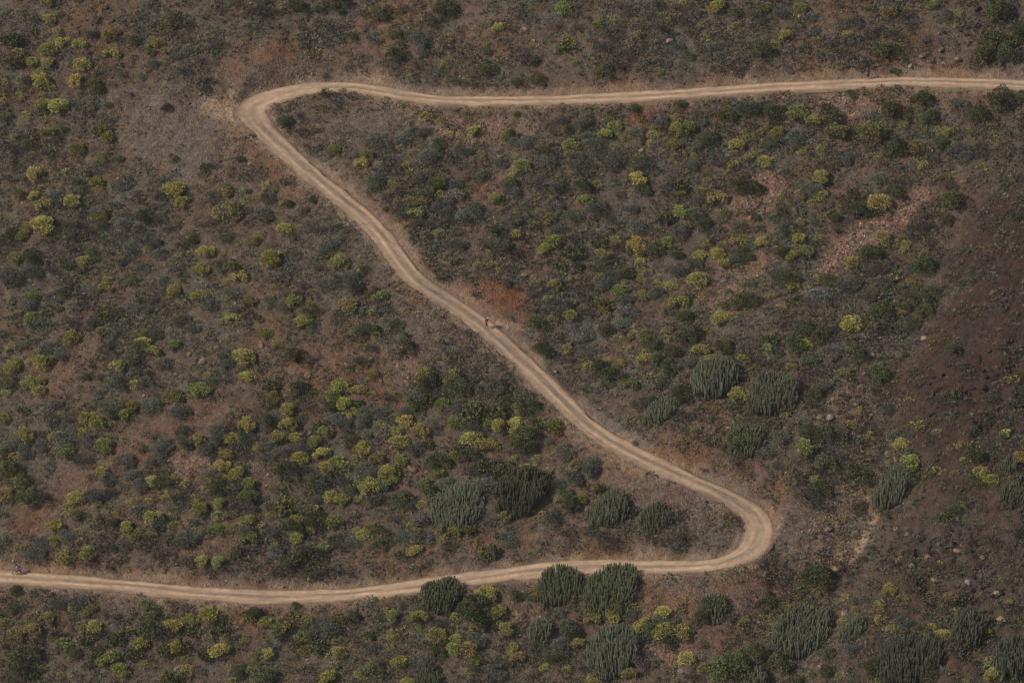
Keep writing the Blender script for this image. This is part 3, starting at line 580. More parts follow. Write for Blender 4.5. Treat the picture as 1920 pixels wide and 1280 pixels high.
# candelabra cacti: left, top, right, bottom of the clump in photograph pixels, tint, description
CACTI = [
 (1296, 673, 1384, 748, 'k', 'tall grey-green cactus clump right of the diagonal road, upper of a pair'),
 (1400, 695, 1498, 782, 'k', 'broad grey-green cactus clump below and right of its twin, right slope'),
 (1205, 750, 1266, 798, 'k', 'small grey-green cactus clump nearest the diagonal road'),
 (1368, 798, 1432, 850, 'm', 'green cactus clump mixed with leaves, below the tall cactus pair'),
 (802, 917, 906, 995, 'k', 'broad dull green cactus clump above the middle of the lower road'),
 (926, 880, 1028, 964, 'n', 'dark domed cactus clump, upper right of the broad one above lower road'),
 (1105, 925, 1178, 985, 'k', 'dark green cactus clump above lower road, inside the lower hairpin'),
 (1198, 950, 1258, 995, 'n', 'small dark cactus clump on stony ground closest to the lower hairpin'),
 (785, 1085, 867, 1148, 'm', 'dark green cactus clump overlapping lower edge of lower road, leftmost'),
 (1006, 1070, 1090, 1134, 'm', 'green cactus clump poking over the lower road, left half of a pair'),
 (1096, 1070, 1198, 1142, 'm', 'bushy green cactus clump poking over the lower road, right half of a pair'),
 (987, 1160, 1038, 1206, 'k', 'small round cactus clump below lower road, left of the big striped one'),
 (1100, 1172, 1198, 1262, 'k', 'large striped grey-green cactus clump at bottom centre'),
 (1310, 1120, 1364, 1164, 'm', 'small dark cactus clump alone on gravel under the lower hairpin'),
 (1450, 1137, 1556, 1230, 'k', 'large striped cactus clump at lower right, under the dark round bush'),
 (1572, 1160, 1622, 1200, 'k', 'small grey cactus clump right of the large one at lower right'),
 (1645, 1190, 1765, 1290, 'w', 'very large grey cactus clump cut by the bottom edge, lower right'),
 (1778, 1147, 1845, 1215, 'w', 'dim grey cactus clump above and right of the very large grey one'),
 (1860, 1178, 1940, 1275, 'w', 'dark grey cactus clump in the bottom right corner'),
 (1636, 880, 1706, 950, 'k', 'striped cactus clump above the pale dirt chute'),
 (1874, 900, 1930, 946, 'n', 'dark cactus clump at the right edge, lower of two'),
 (1874, 858, 1908, 892, 'n', 'small dark cactus clump at the right edge, upper of two'),
 (909, 1020, 936, 1050, 'n', 'tiny dark cactus clump just above the lower road') ,
 (430, 1020, 457, 1050, 'n', 'tiny dark cactus clump above the lower road at left'),
 (1395, 1252, 1440, 1300, 'k', 'cactus clump cut by the bottom edge, right of bottom centre'),
 (775, 1255, 828, 1300, 'm', 'green cactus clump cut by the bottom edge, left of bottom centre'),
]
# descriptions of places on the hillside, used to say which plant is which: zone, x, y, words
PLACES = [
 ('top', 480, 40, 'above the upper hairpin bend'), ('top', 640, 60, 'above the red bank right of upper hairpin'), ('top', 840, 70, 'above the left third of the upper road'),
 ('top', 1030, 60, 'above the middle of the upper road'), ('top', 1240, 70, 'above upper road between middle and blue walker'), ('top', 1450, 70, 'uphill to the left of the blue walker'),
 ('top', 1640, 60, 'directly uphill of the blue walker'), ('top', 1830, 60, 'in the dark top right corner'),
 ('left', 60, 40, 'in the dark top left corner'), ('left', 230, 50, 'near the top edge, left of the hairpin'), ('left', 370, 60, 'on the slope just above-left of the hairpin'),
 ('left', 60, 160, 'at left edge level with the upper hairpin'), ('left', 170, 190, 'between left edge and grey gravel apron'), ('left', 340, 250, 'on the grey gravel apron'),
 ('left', 60, 330, 'at left edge below the upper hairpin'), ('left', 190, 350, 'below-left of the grey gravel apron'), ('left', 340, 370, 'below the grey gravel apron'), ('left', 480, 390, 'left of the upper diagonal road'),
 ('left', 60, 500, 'at left edge halfway up'), ('left', 210, 500, 'on the sparse slope left of centre, high'), ('left', 370, 500, 'on the sparse mid slope far left of diagonal'), ('left', 520, 500, 'on the mid slope left of diagonal road'), ('left', 650, 530, 'close to the left of the diagonal road bulge'),
 ('left', 60, 660, 'at left edge above the bare streak'), ('left', 240, 650, 'beside the bare streak at left'), ('left', 420, 680, 'on the rocky mid slope'), ('left', 570, 680, 'on the bare brown slope left of runner'), ('left', 720, 640, 'below-left of the runner in red'),
 ('left', 60, 800, 'at left edge below the bare streak'), ('left', 220, 800, 'above the lower reddish bare patch'), ('left', 400, 820, 'right of the lower reddish bare patch'), ('left', 560, 800, 'in dense scrub below the bare slope'), ('left', 680, 790, 'in dense scrub left of prickly pear thicket'), ('left', 830, 760, 'around the gravel toe below the runner'), ('left', 970, 780, 'beside the prickly pear thicket'),
 ('left', 60, 930, 'on the reddish scree at left edge'), ('left', 220, 930, 'above lower road, left quarter, uphill'), ('left', 400, 930, 'above lower road, left of the big bush'), ('left', 560, 920, 'uphill of the big roadside bush'), ('left', 700, 920, 'left of the broad cactus clump'), ('left', 860, 900, 'around the broad cactus clump'), ('left', 1080, 900, 'left of the lower diagonal road'),
 ('left', 80, 1030, 'just above lower road near the cyclist'), ('left', 260, 1010, 'just above lower road, right of cyclist'), ('left', 420, 1010, 'just above lower road left of big bush'), ('left', 580, 1020, 'beside the big roadside bush'), ('left', 730, 1000, 'just above lower road right of big bush'), ('left', 930, 1010, 'between broad cactus clump and lower road'), ('left', 1180, 1000, 'inside the lower hairpin bend'),
 ('mid', 580, 230, 'inside the upper hairpin bend'), ('mid', 690, 280, 'right of the upper diagonal road'), ('mid', 820, 270, 'below the upper road, left part'), ('mid', 980, 270, 'below the upper road, left of middle'), ('mid', 1120, 260, 'below the middle of the upper road'), ('mid', 1260, 260, 'below the upper road, right of middle'), ('mid', 1400, 260, 'below upper road towards the blue walker'), ('mid', 1540, 250, 'directly below the blue walker'), ('mid', 1700, 250, 'below upper road right of blue walker'), ('mid', 1860, 240, 'below the road at right edge'),
 ('mid', 750, 370, 'close right of the upper diagonal road'), ('mid', 900, 380, 'on the upper middle slope'), ('mid', 1050, 380, 'on the central slope, upper left'), ('mid', 1190, 380, 'on the central slope, upper middle'), ('mid', 1320, 380, 'on the central slope, upper right'), ('mid', 1460, 370, 'left of the stony scree strip, high'), ('mid', 1620, 360, 'at the head of the scree strip'), ('mid', 1780, 380, 'beside the dark bush right of scree'),
 ('mid', 870, 490, 'above the red bank by the runner'), ('mid', 1030, 470, 'on the central slope above the red bank'), ('mid', 1180, 470, 'at the centre of the right slope'), ('mid', 1320, 470, 'left of the scree strip foot'), ('mid', 1470, 490, 'at the foot of the scree strip'), ('mid', 1640, 490, 'just below the scree strip'), ('mid', 1800, 560, 'on the dark rocky slope at right'),
 ('mid', 1020, 590, 'right of the runner in red'), ('mid', 1150, 580, 'uphill right of the runner'), ('mid', 1290, 580, 'above the tall cactus pair, left'), ('mid', 1430, 600, 'above the tall cactus pair, right'), ('mid', 1600, 600, 'in the gully above the rock tumble'), ('mid', 1720, 560, 'along the gully line, upper part'),
 ('mid', 1100, 690, 'right of the middle diagonal road'), ('mid', 1240, 690, 'left of the tall cactus pair'), ('mid', 1400, 700, 'around the tall cactus pair'), ('mid', 1560, 710, 'right of the tall cactus pair'), ('mid', 1700, 740, 'in the gully beside the dark outcrop'), ('mid', 1850, 760, 'on the dark outcrop at right edge'),
 ('mid', 1220, 800, 'close right of the lower diagonal road'), ('mid', 1380, 850, 'uphill of the lower hairpin'), ('mid', 1530, 860, 'uphill right of the lower hairpin'), ('mid', 1680, 890, 'around the cactus above the dirt chute'), ('mid', 1850, 880, 'at right edge level with lower hairpin'),
 ('mid', 1520, 1000, 'right of the lower hairpin'), ('mid', 1660, 1010, 'beside the pale dirt chute'), ('mid', 1830, 1010, 'on the rocky slope right of the chute'), ('mid', 1530, 1110, 'below-right of the lower hairpin'), ('mid', 1680, 1130, 'below the pale dirt chute'), ('mid', 1830, 1130, 'below the lower right outcrop'), ('mid', 1500, 1210, 'around the large lower right cactus'), ('mid', 1660, 1240, 'near the very large grey cactus'), ('mid', 1850, 1240, 'in the bottom right corner'),
 ('bot', 60, 1170, 'below lower road near the left edge'), ('bot', 60, 1250, 'in the bottom left corner'), ('bot', 190, 1170, 'below the left quarter of lower road'), ('bot', 220, 1250, 'at bottom edge, left quarter'), ('bot', 340, 1180, 'right of the dark bush below lower road'), ('bot', 380, 1250, 'at bottom edge left of middle'), ('bot', 500, 1180, 'below lower road, left of middle'), ('bot', 560, 1250, 'at bottom edge, second third'),
 ('bot', 680, 1180, 'below the middle of lower road'), ('bot', 700, 1250, 'at bottom edge near the middle'), ('bot', 880, 1170, 'around the dark clump overlapping lower road'), ('bot', 880, 1250, 'below the dark roadside cactus clump'), ('bot', 1050, 1170, 'below the cactus pair poking over road'), ('bot', 1060, 1250, 'left of the striped bottom cactus'), ('bot', 1230, 1160, 'right of the cactus pair poking over road'), ('bot', 1260, 1240, 'right of the striped bottom cactus'), ('bot', 1400, 1150, 'under the lower hairpin'), ('bot', 1390, 1250, 'at bottom edge, right of middle'),
]

# ------------------------------------------------------------------ plant shapes (unit radius, base at the origin)
def rnd(a, b): return rng.uniform(a, b)
def unit(v): return v / (np.linalg.norm(v, axis=-1, keepdims=True) + 1e-9)

def leaves(mb, pos, out, size, spread, col, jitter=0.12, width=0.42):
    """pointed two-triangle leaves at pos, pointing along out with some spread"""
    n = len(pos)
    d = unit(out + spread * rng.normal(size=(n, 3)))
    r = unit(np.cross(d, rng.normal(size=(n, 3))))
    s = np.asarray(size) * rng.uniform(0.7, 1.3, n)
    a = pos; b = pos + d * (s * 0.55)[:, None] + r * (s * width)[:, None]; c = pos + d * s[:, None]; e = pos + d * (s * 0.55)[:, None] - r * (s * width)[:, None]
    V = np.stack([a, b, c, e], 1).reshape(-1, 3)
    k = np.arange(n)[:, None] * 4
    F = np.concatenate([k + [0, 1, 2], k + [0, 2, 3]])
    cc = np.asarray(col) * (1 + jitter * rng.normal(size=(n, 1)))
    mb.add(V, F, np.repeat(np.clip(cc, 0.2, 3), 4, axis=0))

def dome_points(n, zmin=0.05):
    z = rng.uniform(zmin, 1, n); a = rng.uniform(0, 2 * math.pi, n); q = np.sqrt(1 - z * z)
    return np.stack([q * np.cos(a), q * np.sin(a), z], 1)

def twigs(mb, n, r, h, rad, col):
    for i in range(n):
        a = rnd(0, 6.28); q = rnd(0.2, 0.85) * r
        tip = np.array([math.cos(a) * q, math.sin(a) * q, h * rnd(0.45, 0.8)])
        mid = tip * np.array([0.45, 0.45, 0.6])
        tube(mb, [(0.05 * math.cos(a), 0.05 * math.sin(a), -0.12), mid, tip], [rad, rad * .8, rad * .5], 4, col)

def lobed_crown(nl, per, lobe_r, size, height, spread, col, flat=1.0, leafw=0.42, jit=0.13, zlow=0.04, zmin=0.12):
    mb = MB()
    c = dome_points(nl, zmin); c[:, 2] *= height
    c[:, :2] *= rng.uniform(0.62, 0.86, (nl, 1)); c[:, 2] = c[:, 2] * rng.uniform(0.62, 0.82, nl) + zlow
    lr = rng.uniform(0.75, 1.25, nl) * lobe_r
    lc = 1 + 0.10 * rng.normal(size=nl)
    for k in range(nl):
        dn = unit(rng.normal(size=(per, 3)) + np.array([c[k, 0] * 0.9, c[k, 1] * 0.9, 0.75]))
        pos = c[k] + dn * lr[k] * rng.uniform(0.7, 1.05, (per, 1)) * np.array([1, 1, flat])
        pos[:, 2] = np.maximum(pos[:, 2], 0.02)
        leaves(mb, pos, dn, size, spread, np.asarray(col) * lc[k], jit, leafw)
    return mb

WHITE = np.array([1.0, 1.0, 1.0])
def proto_pair(name, crown, stem):
    cm = crown.mesh(name + '_crown'); sm = stem.mesh(name + '_stems')
    cm.materials.append(M_LEAF); sm.materials.append(M_WOOD)
    j = MB(); v, f, k = crown.arrays(); j.add(v, f, k); nf = len(f); v, f, k = stem.arrays(); j.add(v, f, k)
    jm = j.mesh(name); jm.materials.append(M_LEAF); jm.materials.append(M_WOOD)
    mi = np.zeros(len(jm.polygons), np.int32); mi[nf:] = 1; jm.polygons.foreach_set('material_index', mi)
    return dict(crown=cm, stems=sm, one=jm, name=name)

STEMC = np.array([0.55, 0.5, 0.45])
PROTO = {}
L_ = []
for i in range(7):      # spurge: tight dome of leaf rosettes
    cr = lobed_crown(int(rnd(15, 22)), 84, rnd(0.31, 0.40), 0.125, rnd(0.75, 0.95), 0.45, WHITE, 0.75, 0.42, .13, .22, .18)
    st = MB(); twigs(st, 12, 0.8, 0.8, 0.035, STEMC); L_.append(proto_pair('spurge_shrub', cr, st))
PROTO['spurge'] = L_
L_ = []
for i in range(7):      # grey shrub: fuzzy, wiry, low
    cr = lobed_crown(int(rnd(12, 18)), 105, rnd(0.34, 0.46), 0.20, rnd(0.7, 0.95), 0.75, WHITE, 0.8, 0.12, 0.2)
    st = MB(); twigs(st, 26, 0.9, 0.8, 0.02, STEMC * 0.9); L_.append(proto_pair('grey_shrub', cr, st))
PROTO['grey'] = L_
L_ = []
for i in range(7):      # leafy bush: taller, uneven, gappy
    cr = lobed_crown(int(rnd(11, 18)), 110, rnd(0.32, 0.46), 0.115, rnd(1.05, 1.5), 0.9, WHITE, 0.95, 0.36, 0.22)
    st = MB(); twigs(st, 9, 0.7, 1.0, 0.05, STEMC * 0.8); L_.append(proto_pair('leafy_bush', cr, st))
PROTO['leafy'] = L_
L_ = []
for i in range(6):      # dry bush: mostly bare twigs
    cr = lobed_crown(int(rnd(9, 13)), 70, rnd(0.30, 0.42), 0.20, rnd(0.6, 0.8), 0.9, WHITE, 0.75, 0.07, 0.25)
    st = MB(); twigs(st, 34, 0.95, 0.75, 0.018, STEMC * 0.8); L_.append(proto_pair('dry_bush', cr, st))
PROTO['dry'] = L_

def pad(mb, base, axis, side, ln, col):
    """one oval cactus pad"""
    axis = axis / np.linalg.norm(axis); side = side - axis * (side @ axis); side /= np.linalg.norm(side); nrm = np.cross(axis, side)
    a = np.arange(8) * math.pi / 4
    ring = base + axis * (ln * 0.5 * (1 - np.cos(a)))[:, None] + side * (ln * 0.36 * np.sin(a) * (1.08 - 0.12 * np.cos(a)))[:, None]
    t = ln * 0.07
    V = np.vstack([ring, base + axis * ln * .5 + nrm * t, base + axis * ln * .5 - nrm * t])
    F = [(k, (k + 1) % 8, 8) for k in range(8)] + [((k + 1) % 8, k, 9) for k in range(8)]
    mb.add(V, F, col)
    return base + axis * ln * 0.93
def prickly(n, flower, pl=1.0):
    body = MB(); tips = MB()
    for i in range(n):
        q = math.sqrt(rng.random()) * 0.85; a = rnd(0, 6.28)
        p0 = np.array([q * math.cos(a), q * math.sin(a), -0.04]); up = np.array([0.5 * q * math.cos(a), 0.5 * q * math.sin(a), 1.0])
        lv = 2 + int((1 - q) * 3.2 / pl)
        for s in range(lv):
            ax = unit(up + 0.45 * rng.normal(size=3)); ax[2] = abs(ax[2]) + 0.15
            c = WHITE * rnd(0.75, 1.2)
            last = s == lv - 1
            ln = rnd(0.20, 0.28) * pl
            if last and rng.random() < flower: p1 = pad(tips, p0, ax, rng.normal(size=3), ln * 0.85, WHITE * rnd(0.8, 1.2))
            else: p1 = pad(body, p0, ax, rng.normal(size=3), ln, c)
            if rng.random() < 0.55: pad(body, p0 + (p1 - p0) * 0.9, unit(ax + 0.9 * rng.normal(size=3)), rng.normal(size=3), ln * 0.9, c * rnd(.85, 1.15))
            if s == lv - 1:
                for w in range(2):
                    tgt = tips if rng.random() < flower else body
                    pad(tgt, p1, unit(ax + 0.8 * rng.normal(size=3)), rng.normal(size=3), ln * 0.55, WHITE * rnd(.9, 1.25))
            p0 = p1
    if tips.n == 0: pad(tips, np.array([0, 0, 0.5]), np.array([0, 0, 1.0]), np.array([1.0, 0, 0]), 0.1, WHITE)
    return body, tips
PROTO['pear'] = []; PROTO['pearf'] = []; PROTO['pear_big'] = []; PROTO['pearf_big'] = []
for i in range(4):
    for key, fl, n_p, pl in (('pear', 0.22, 50, 1.0), ('pearf', 0.75, 50, 1.0), ('pear_big', 0.22, 125, .62), ('pearf_big', 0.75, 125, .62)):
        b_, t_ = prickly(n_p, fl, pl); bm_, tm_ = b_.mesh('pads'), t_.mesh('young_pads'); bm_.materials.append(M_CACTUS); tm_.materials.append(M_CACTUS)
        PROTO[key].append((bm_, tm_))

def rock_arrays(rough=0.22, sub=2, seed=0):
    bm = bmesh.new(); bmesh.ops.create_icosphere(bm, subdivisions=sub, radius=1.0)
    r = np.random.default_rng(seed)
    V = np.array([v.co[:] for v in bm.verts]); F = np.array([[v.index for v in f.verts] for f in bm.faces]); bm.free()
    for k in range(9):      # chop with random planes for flat broken faces
        n = unit(r.normal(size=3)); d = r.uniform(0.55, 0.85)
        h = V @ n; V = V - np.maximum(h - d, 0)[:, None] * n
    V = V * r.uniform(0.75, 1.25, 3) * np.array([1.15, 1.0, 0.72]) + rough * 0.12 * r.normal(size=V.shape)
    return V, F
ROCKS = [rock_arrays(0.5, 2, 40 + i) for i in range(6)]
ROCKM = []
for v, f in ROCKS:
    me = fast_mesh('boulder', v, f, WHITE * np.ones((len(v), 3))); me.materials.append(M_STONE); ROCKM.append(me)
SMALL = [rock_arrays(0.4, 1, 60 + i) for i in range(8)]
def pebble(seed):
    r = np.random.default_rng(seed)
    V = np.array([(1, 0, 0), (-1, 0, 0), (0, 1, 0), (0, -1, 0), (0, 0, .7), (0, 0, -.7)], float) * r.uniform(0.6, 1.2, (6, 1)) + 0.15 * r.normal(size=(6, 3))
    F = np.array([(0, 2, 4), (2, 1, 4), (1, 3, 4), (3, 0, 4), (2, 0, 5), (1, 2, 5), (3, 1, 5), (0, 3, 5)])
    return V, F
PEB = [pebble(80 + i) for i in range(10)]

# ------------------------------------------------------------------ read the survey
KINDS = {'y': 'spurge', 'o': 'spurge', 'g': 'grey', 'e': 'leafy', 'd': 'leafy', 'b': 'dry', 'p': 'pear', 'f': 'pear', 'r': 'rock'}
ENT = []
for (tx, ty), grp in SURVEY.items():
    for k, s in grp.items():
        for q in s.split():
            x, y, r = map(float, q.split(','))
            ENT.append([k, tx * 480 + x * 2.5, ty * 320 + y * 2.5, r * 2.5])
_upx = np.array([p_[:2] for p_ in ROAD_PX[:20]])[::-1]; _dpx = np.array([p_[:2] for p_ in ROAD_PX[20:43]]); _lpx = np.array([p_[:2] for p_ in ROAD_PX[43:]])[::-1]
def zone(x, y):
    if x >= 440 and y < np.interp(x, _upx[:, 0], _upx[:, 1]): return 'top'
    if x <= 1420 and y > np.interp(x, _lpx[:, 0], _lpx[:, 1]): return 'bot'
    if y >= 195 and y <= 1000 and x > np.interp(y, _dpx[:, 1], _dpx[:, 0]): return 'mid'
    if x > 1420: return 'mid'
    return 'left'
SIZE_PX = 1.0
base_px = []
for k, x, y, r in ENT:
    drop = {'y': .55, 'o': .55, 'g': .4, 'e': .6, 'd': .65, 'b': .35, 'p': .5, 'f': .5, 'r': .3}[k] * r
    base_px.append((x, y + drop))
base_px = np.array(base_px)
POS = ground_at(base_px[:, 0], base_px[:, 1])
def road_gap(x, y): 
    return (np.hypot(x - RC[:, 0], y - RC[:, 1]) - RW).min()
order = np.argsort([-e_[3] for e_ in ENT])
count = {}
items = []; leftover = []
for i in order:
    k, x, y, r = ENT[i]
    if road_gap(POS[i][0], POS[i][1]) < 0.35 + 0.25 * r / PXM: 
        if k != 'b' or r > 12: 
            if road_gap(POS[i][0], POS[i][1]) < 0.1: continue
    kind = KINDS[k]; count[kind] = count.get(kind, 0) + 1
    it = dict(k=k, kind=kind, x=x, y=y, r=r, pos=POS[i], zone=zone(base_px[i][0], base_px[i][1]))
    (items if count[kind] <= 300 else leftover).append(it)

# ------------------------------------------------------------------ say which is which
ORD = ['leftmost', 'second from left', 'third from left', 'fourth from left', 'fifth from left', 'sixth from left', 'seventh from left', 'eighth from left', 'ninth from left', 'tenth from left', 'eleventh from left', 'twelfth from left']
NUM = ['', 'one', 'two', 'three', 'four', 'five', 'six', 'seven', 'eight', 'nine', 'ten', 'eleven', 'twelve', 'thirteen']
NOUN = {'y': 'yellow-green spurge bush', 'o': 'ochre-tinged spurge bush', 'g': 'blue-grey shrub', 'e': 'olive round bush', 'd': 'dark green bush', 'b': 'dry brown bush', 'p': 'green prickly pear', 'f': 'yellow-tipped prickly pear', 'r': 'loose boulder'}
cells = {}
for it in items:
    best = min((p_ for p_ in PLACES if p_[0] == it['zone']), key=lambda p_: (p_[1] - it['x']) ** 2 + (p_[2] - it['y']) ** 2)
    cells.setdefault((it['k'], best[3]), []).append(it)
for (k, place), lst in cells.items():
    lst.sort(key=lambda q: q['x'])
    n = len(lst)
    for i, it in enumerate(lst):
        if n == 1: it['label'] = NOUN[k] + ' ' + place
        elif i == n - 1: it['label'] = f'{NOUN[k]} {place}, rightmost of {NUM[n] if n < 14 else n}'
        else: it['label'] = f'{NOUN[k]} {place}, {ORD[i] if i < 12 else ORD[11]}'

TINT = {'y': (.42, .385, .125), 'o': (.36, .30, .12), 'g': (.180, .182, .140), 'e': (.135, .130, .058), 'd': (.115, .126, .056), 'b': (.125, .106, .084), 'p': (.115, .120, .052), 'f': (.120, .120, .05), 'r': (.24, .158, .105)}
GROUP = {'spurge': 'spurge bushes on the hillside', 'grey': 'grey shrubs on the hillside', 'leafy': 'leafy bushes on the hillside', 'dry': 'dry bushes on the hillside', 'pear': 'prickly pears on the hillside', 'rock': 'boulders lying on the hillside'}
NAME = {'spurge': 'spurge_shrub', 'grey': 'grey_shrub', 'leafy': 'leafy_bush', 'dry': 'dry_bush', 'pear': 'prickly_pear', 'rock': 'boulder'}
CAT = {'spurge': 'shrub', 'grey': 'shrub', 'leafy': 'bush', 'dry': 'bush', 'pear': 'cactus', 'rock': 'rock'}
def vary(c, a=0.14):
    c = np.asarray(c) * (1 + a * rng.normal()) * (1 + 0.045 * rng.normal(size=3)); return (*np.clip(c, .01, .9), 1.0)
def place_item(it):
    k, kind = it['k'], it['kind']; R = {'rock': .9, 'leafy': 1.03, 'pear': 1.0}.get(it['kind'], 1.15) * it['r'] / PXM
    loc = it['pos'] - np.array([0, 0, 0.04]); rz = rnd(0, 6.28)
    col = vary(TINT[k])
    if kind == 'spurge' and rng.random() < 0.18: col = vary((.29, .305, .105))
    if kind == 'leafy' and k == 'd' and rng.random() < 0.3: col = vary((.14, .165, .070))
    if kind == 'rock':
        o = link('boulder', random.choice(ROCKM)); o.location = loc + np.array([0, 0, R * 0.25]); o.scale = (R * 1.1, R, R); o.rotation_euler = (rnd(-.3, .3), rnd(-.3, .3), rz)
        o.color = vary(TINT['r'] if rng.random() < .75 else (.26, .21, .17))
    elif kind == 'pear':
        b_, t_ = random.choice(PROTO[('pearf' if k == 'f' else 'pear') + ('_big' if R > 1.2 else '')])
        o = link('prickly_pear', None); o.location = loc; s = R * 1.05; o.scale = (s, s * 0.95, s * 0.85 + 0.15); o.rotation_euler = (0, 0, rz)
        a = link('pads', b_, o, 'stuff'); a.color = col; c = link('young_pads', t_, o, 'stuff'); c.color = vary((.27, .235, .05) if k == 'f' else (.165, .165, .045))
        o.empty_display_size = 0.2
    else:
        pr = random.choice(PROTO[kind]); hz = {'spurge': rnd(.85, 1.1), 'grey': rnd(.75, 1.0), 'leafy': rnd(.9, 1.15), 'dry': rnd(.8, 1.05)}[kind]
        sc = (R * rnd(.95, 1.08), R * rnd(.85, 1.05), R * hz)
        if it['r'] >= 15:
            o = link(NAME[kind], None); o.empty_display_size = 0.2
            a = link('crown', pr['crown'], o); a.color = col; c = link('stems', pr['stems'], o); c.color = vary((.16, .13, .11))
        else:
            o = link(NAME[kind], pr['one']); o.color = col
        o.location = loc; o.scale = sc; o.rotation_euler = (rnd(-.08, .08), rnd(-.08, .08), rz)
    tag(o, it['label'], CAT[kind], GROUP[kind])
for it in items: place_item(it)

# ------------------------------------------------------------------ candelabra cacti: crowded upright columns
CT = {'k': (.160, .170, .110), 'm': (.122, .138, .072), 'n': (.108, .114, .066), 'w': (.115, .120, .088)}
for (x0, y0, x1, y1, t, lab) in CACTI:
    R = (x1 - x0) / 2 / PXM; hp = (y1 - y0) / PXM
    H = max(0.8, min((hp - 0.95 * R) / 0.866, 2.6))
    bx, by = (x0 + x1) / 2, y1 - 0.62 * R * PXM
    base = ground_at([bx], [by])[0]
    mb = MB(); n = int(48 * R * R + 20); ph = rng.uniform(0, 6.28, 4); lean = rng.normal(size=2) * .05; gaps = [(rnd(0, 6.28), rnd(.3, .9), rnd(.10, .2)) for _ in range(4)]
    q = np.sqrt((np.arange(n) + 0.5) / n); a = np.arange(n) * 2.39996 + rng.uniform(0, .5, n)
    for i in range(n):
        rho = q[i] * rnd(0.92, 1.04)
        rho *= 1 + .06 * math.sin(2 * a[i] + ph[0]) + .05 * math.sin(3 * a[i] + ph[1]) + .03 * math.sin(5 * a[i] + ph[2])
        if any((rho * math.cos(a[i]) - g_q * math.cos(g_a)) ** 2 + (rho * math.sin(a[i]) - g_q * math.sin(g_a)) ** 2 < g_r ** 2 and rng.random() < .35 for g_a, g_q, g_r in gaps): continue
        ex = R * rho * math.cos(a[i]); ey = R * 0.92 * rho * math.sin(a[i])
        gz = hf(base[0] + ex * 0.9, base[1] + ey * 0.9) - base[2]
        top = H * (0.55 + 0.45 * math.sqrt(max(0, 1 - min(rho, 1) ** 2))) * rnd(0.92, 1.05)
        if rho > 0.85: top *= rnd(0.65, 0.95)
        z0 = gz - 0.1; lx, ly = top * (.5 * lean + .035 * rng.normal(size=2)); top *= 1 + .08 * math.sin(3 * a[i] + ph[3])
        pts = [(ex * 0.72, ey * 0.72, z0), (ex * 0.93, ey * 0.93, z0 + 0.22 * top), (ex, ey, z0 + 0.5 * top), (ex * 1.02 + lx, ey * 1.02 + ly, z0 + 0.93 * top + .1), (ex * 1.02 + lx, ey * 1.02 + ly, z0 + top + .1)]
        rr = rnd(0.05, 0.075)
        c = WHITE * rnd(0.7, 1.3)
        if rng.random() < 0.07: c = np.array([1.5, 1.25, 1.15])
        tube(mb, pts, [rr * .9, rr, rr, rr * .9, rr * .35], 5, c)
    me = mb.mesh('stems'); me.materials.append(M_CACTUS)
    o = link('candelabra_cactus', None); o.location = base; o.empty_display_size = 0.2
    s = link('stems', me, o); s['kind'] = 'stuff'; s.color = (*(np.array(CT[t]) * rnd(.93, 1.07)), 1)
    core = MB()
    twigs(core, 18, R * 0.9, H * 0.5, 0.05, WHITE * 0.7)
    cm = core.mesh('dead_wood'); cm.materials.append(M_WOOD)
    s = link('dead_wood', cm, o); s.color = (.15, .13, .11, 1)
    tag(o, lab, 'cactus', 'candelabra cactus clumps on the hillside')

# ------------------------------------------------------------------ uncountable cover: low scrub, tufts, stones
def merged(name, protos, pos, scale, colors, mat, kind='stuff', tilt=0.15, sink=0.0, parent=None):
    Vs = []; Fs = []; Ks = []; n0 = 0
    which = rng.integers(0, len(protos), len(pos)); rot = rng.uniform(0, 6.283, len(pos))
    for w, (v, f) in enumerate(protos):
        s = np.where(which == w)[0]
        if len(s) == 0: continue
        c, sn = np.cos(rot[s]), np.sin(rot[s])
        sc = scale[s] if np.ndim(scale) > 1 else np.repeat(scale[s][:, None], 3, 1)
        vv = v[None] * sc[:, None, :]
        x = vv[..., 0] * c[:, None] - vv[..., 1] * sn[:, None]; y = vv[..., 0] * sn[:, None] + vv[..., 1] * c[:, None]
        tx = rng.normal(size=len(s)) * tilt; ty = rng.normal(size=len(s)) * tilt
        z = vv[..., 2] + x * tx[:, None] + y * ty[:, None]
        P = np.stack([x, y, z], -1) + pos[s][:, None, :]
        Vs.append(P.reshape(-1, 3)); Fs.append((f[None] + (n0 + np.arange(len(s)) * len(v))[:, None, None]).reshape(-1, 3))
        Ks.append(np.repeat(colors[s], len(v), 0)); n0 += len(s) * len(v)
    me = fast_mesh(name, np.concatenate(Vs), np.concatenate(Fs), np.concatenate(Ks)); me.materials.append(mat)
    return link(name, me, parent, kind)

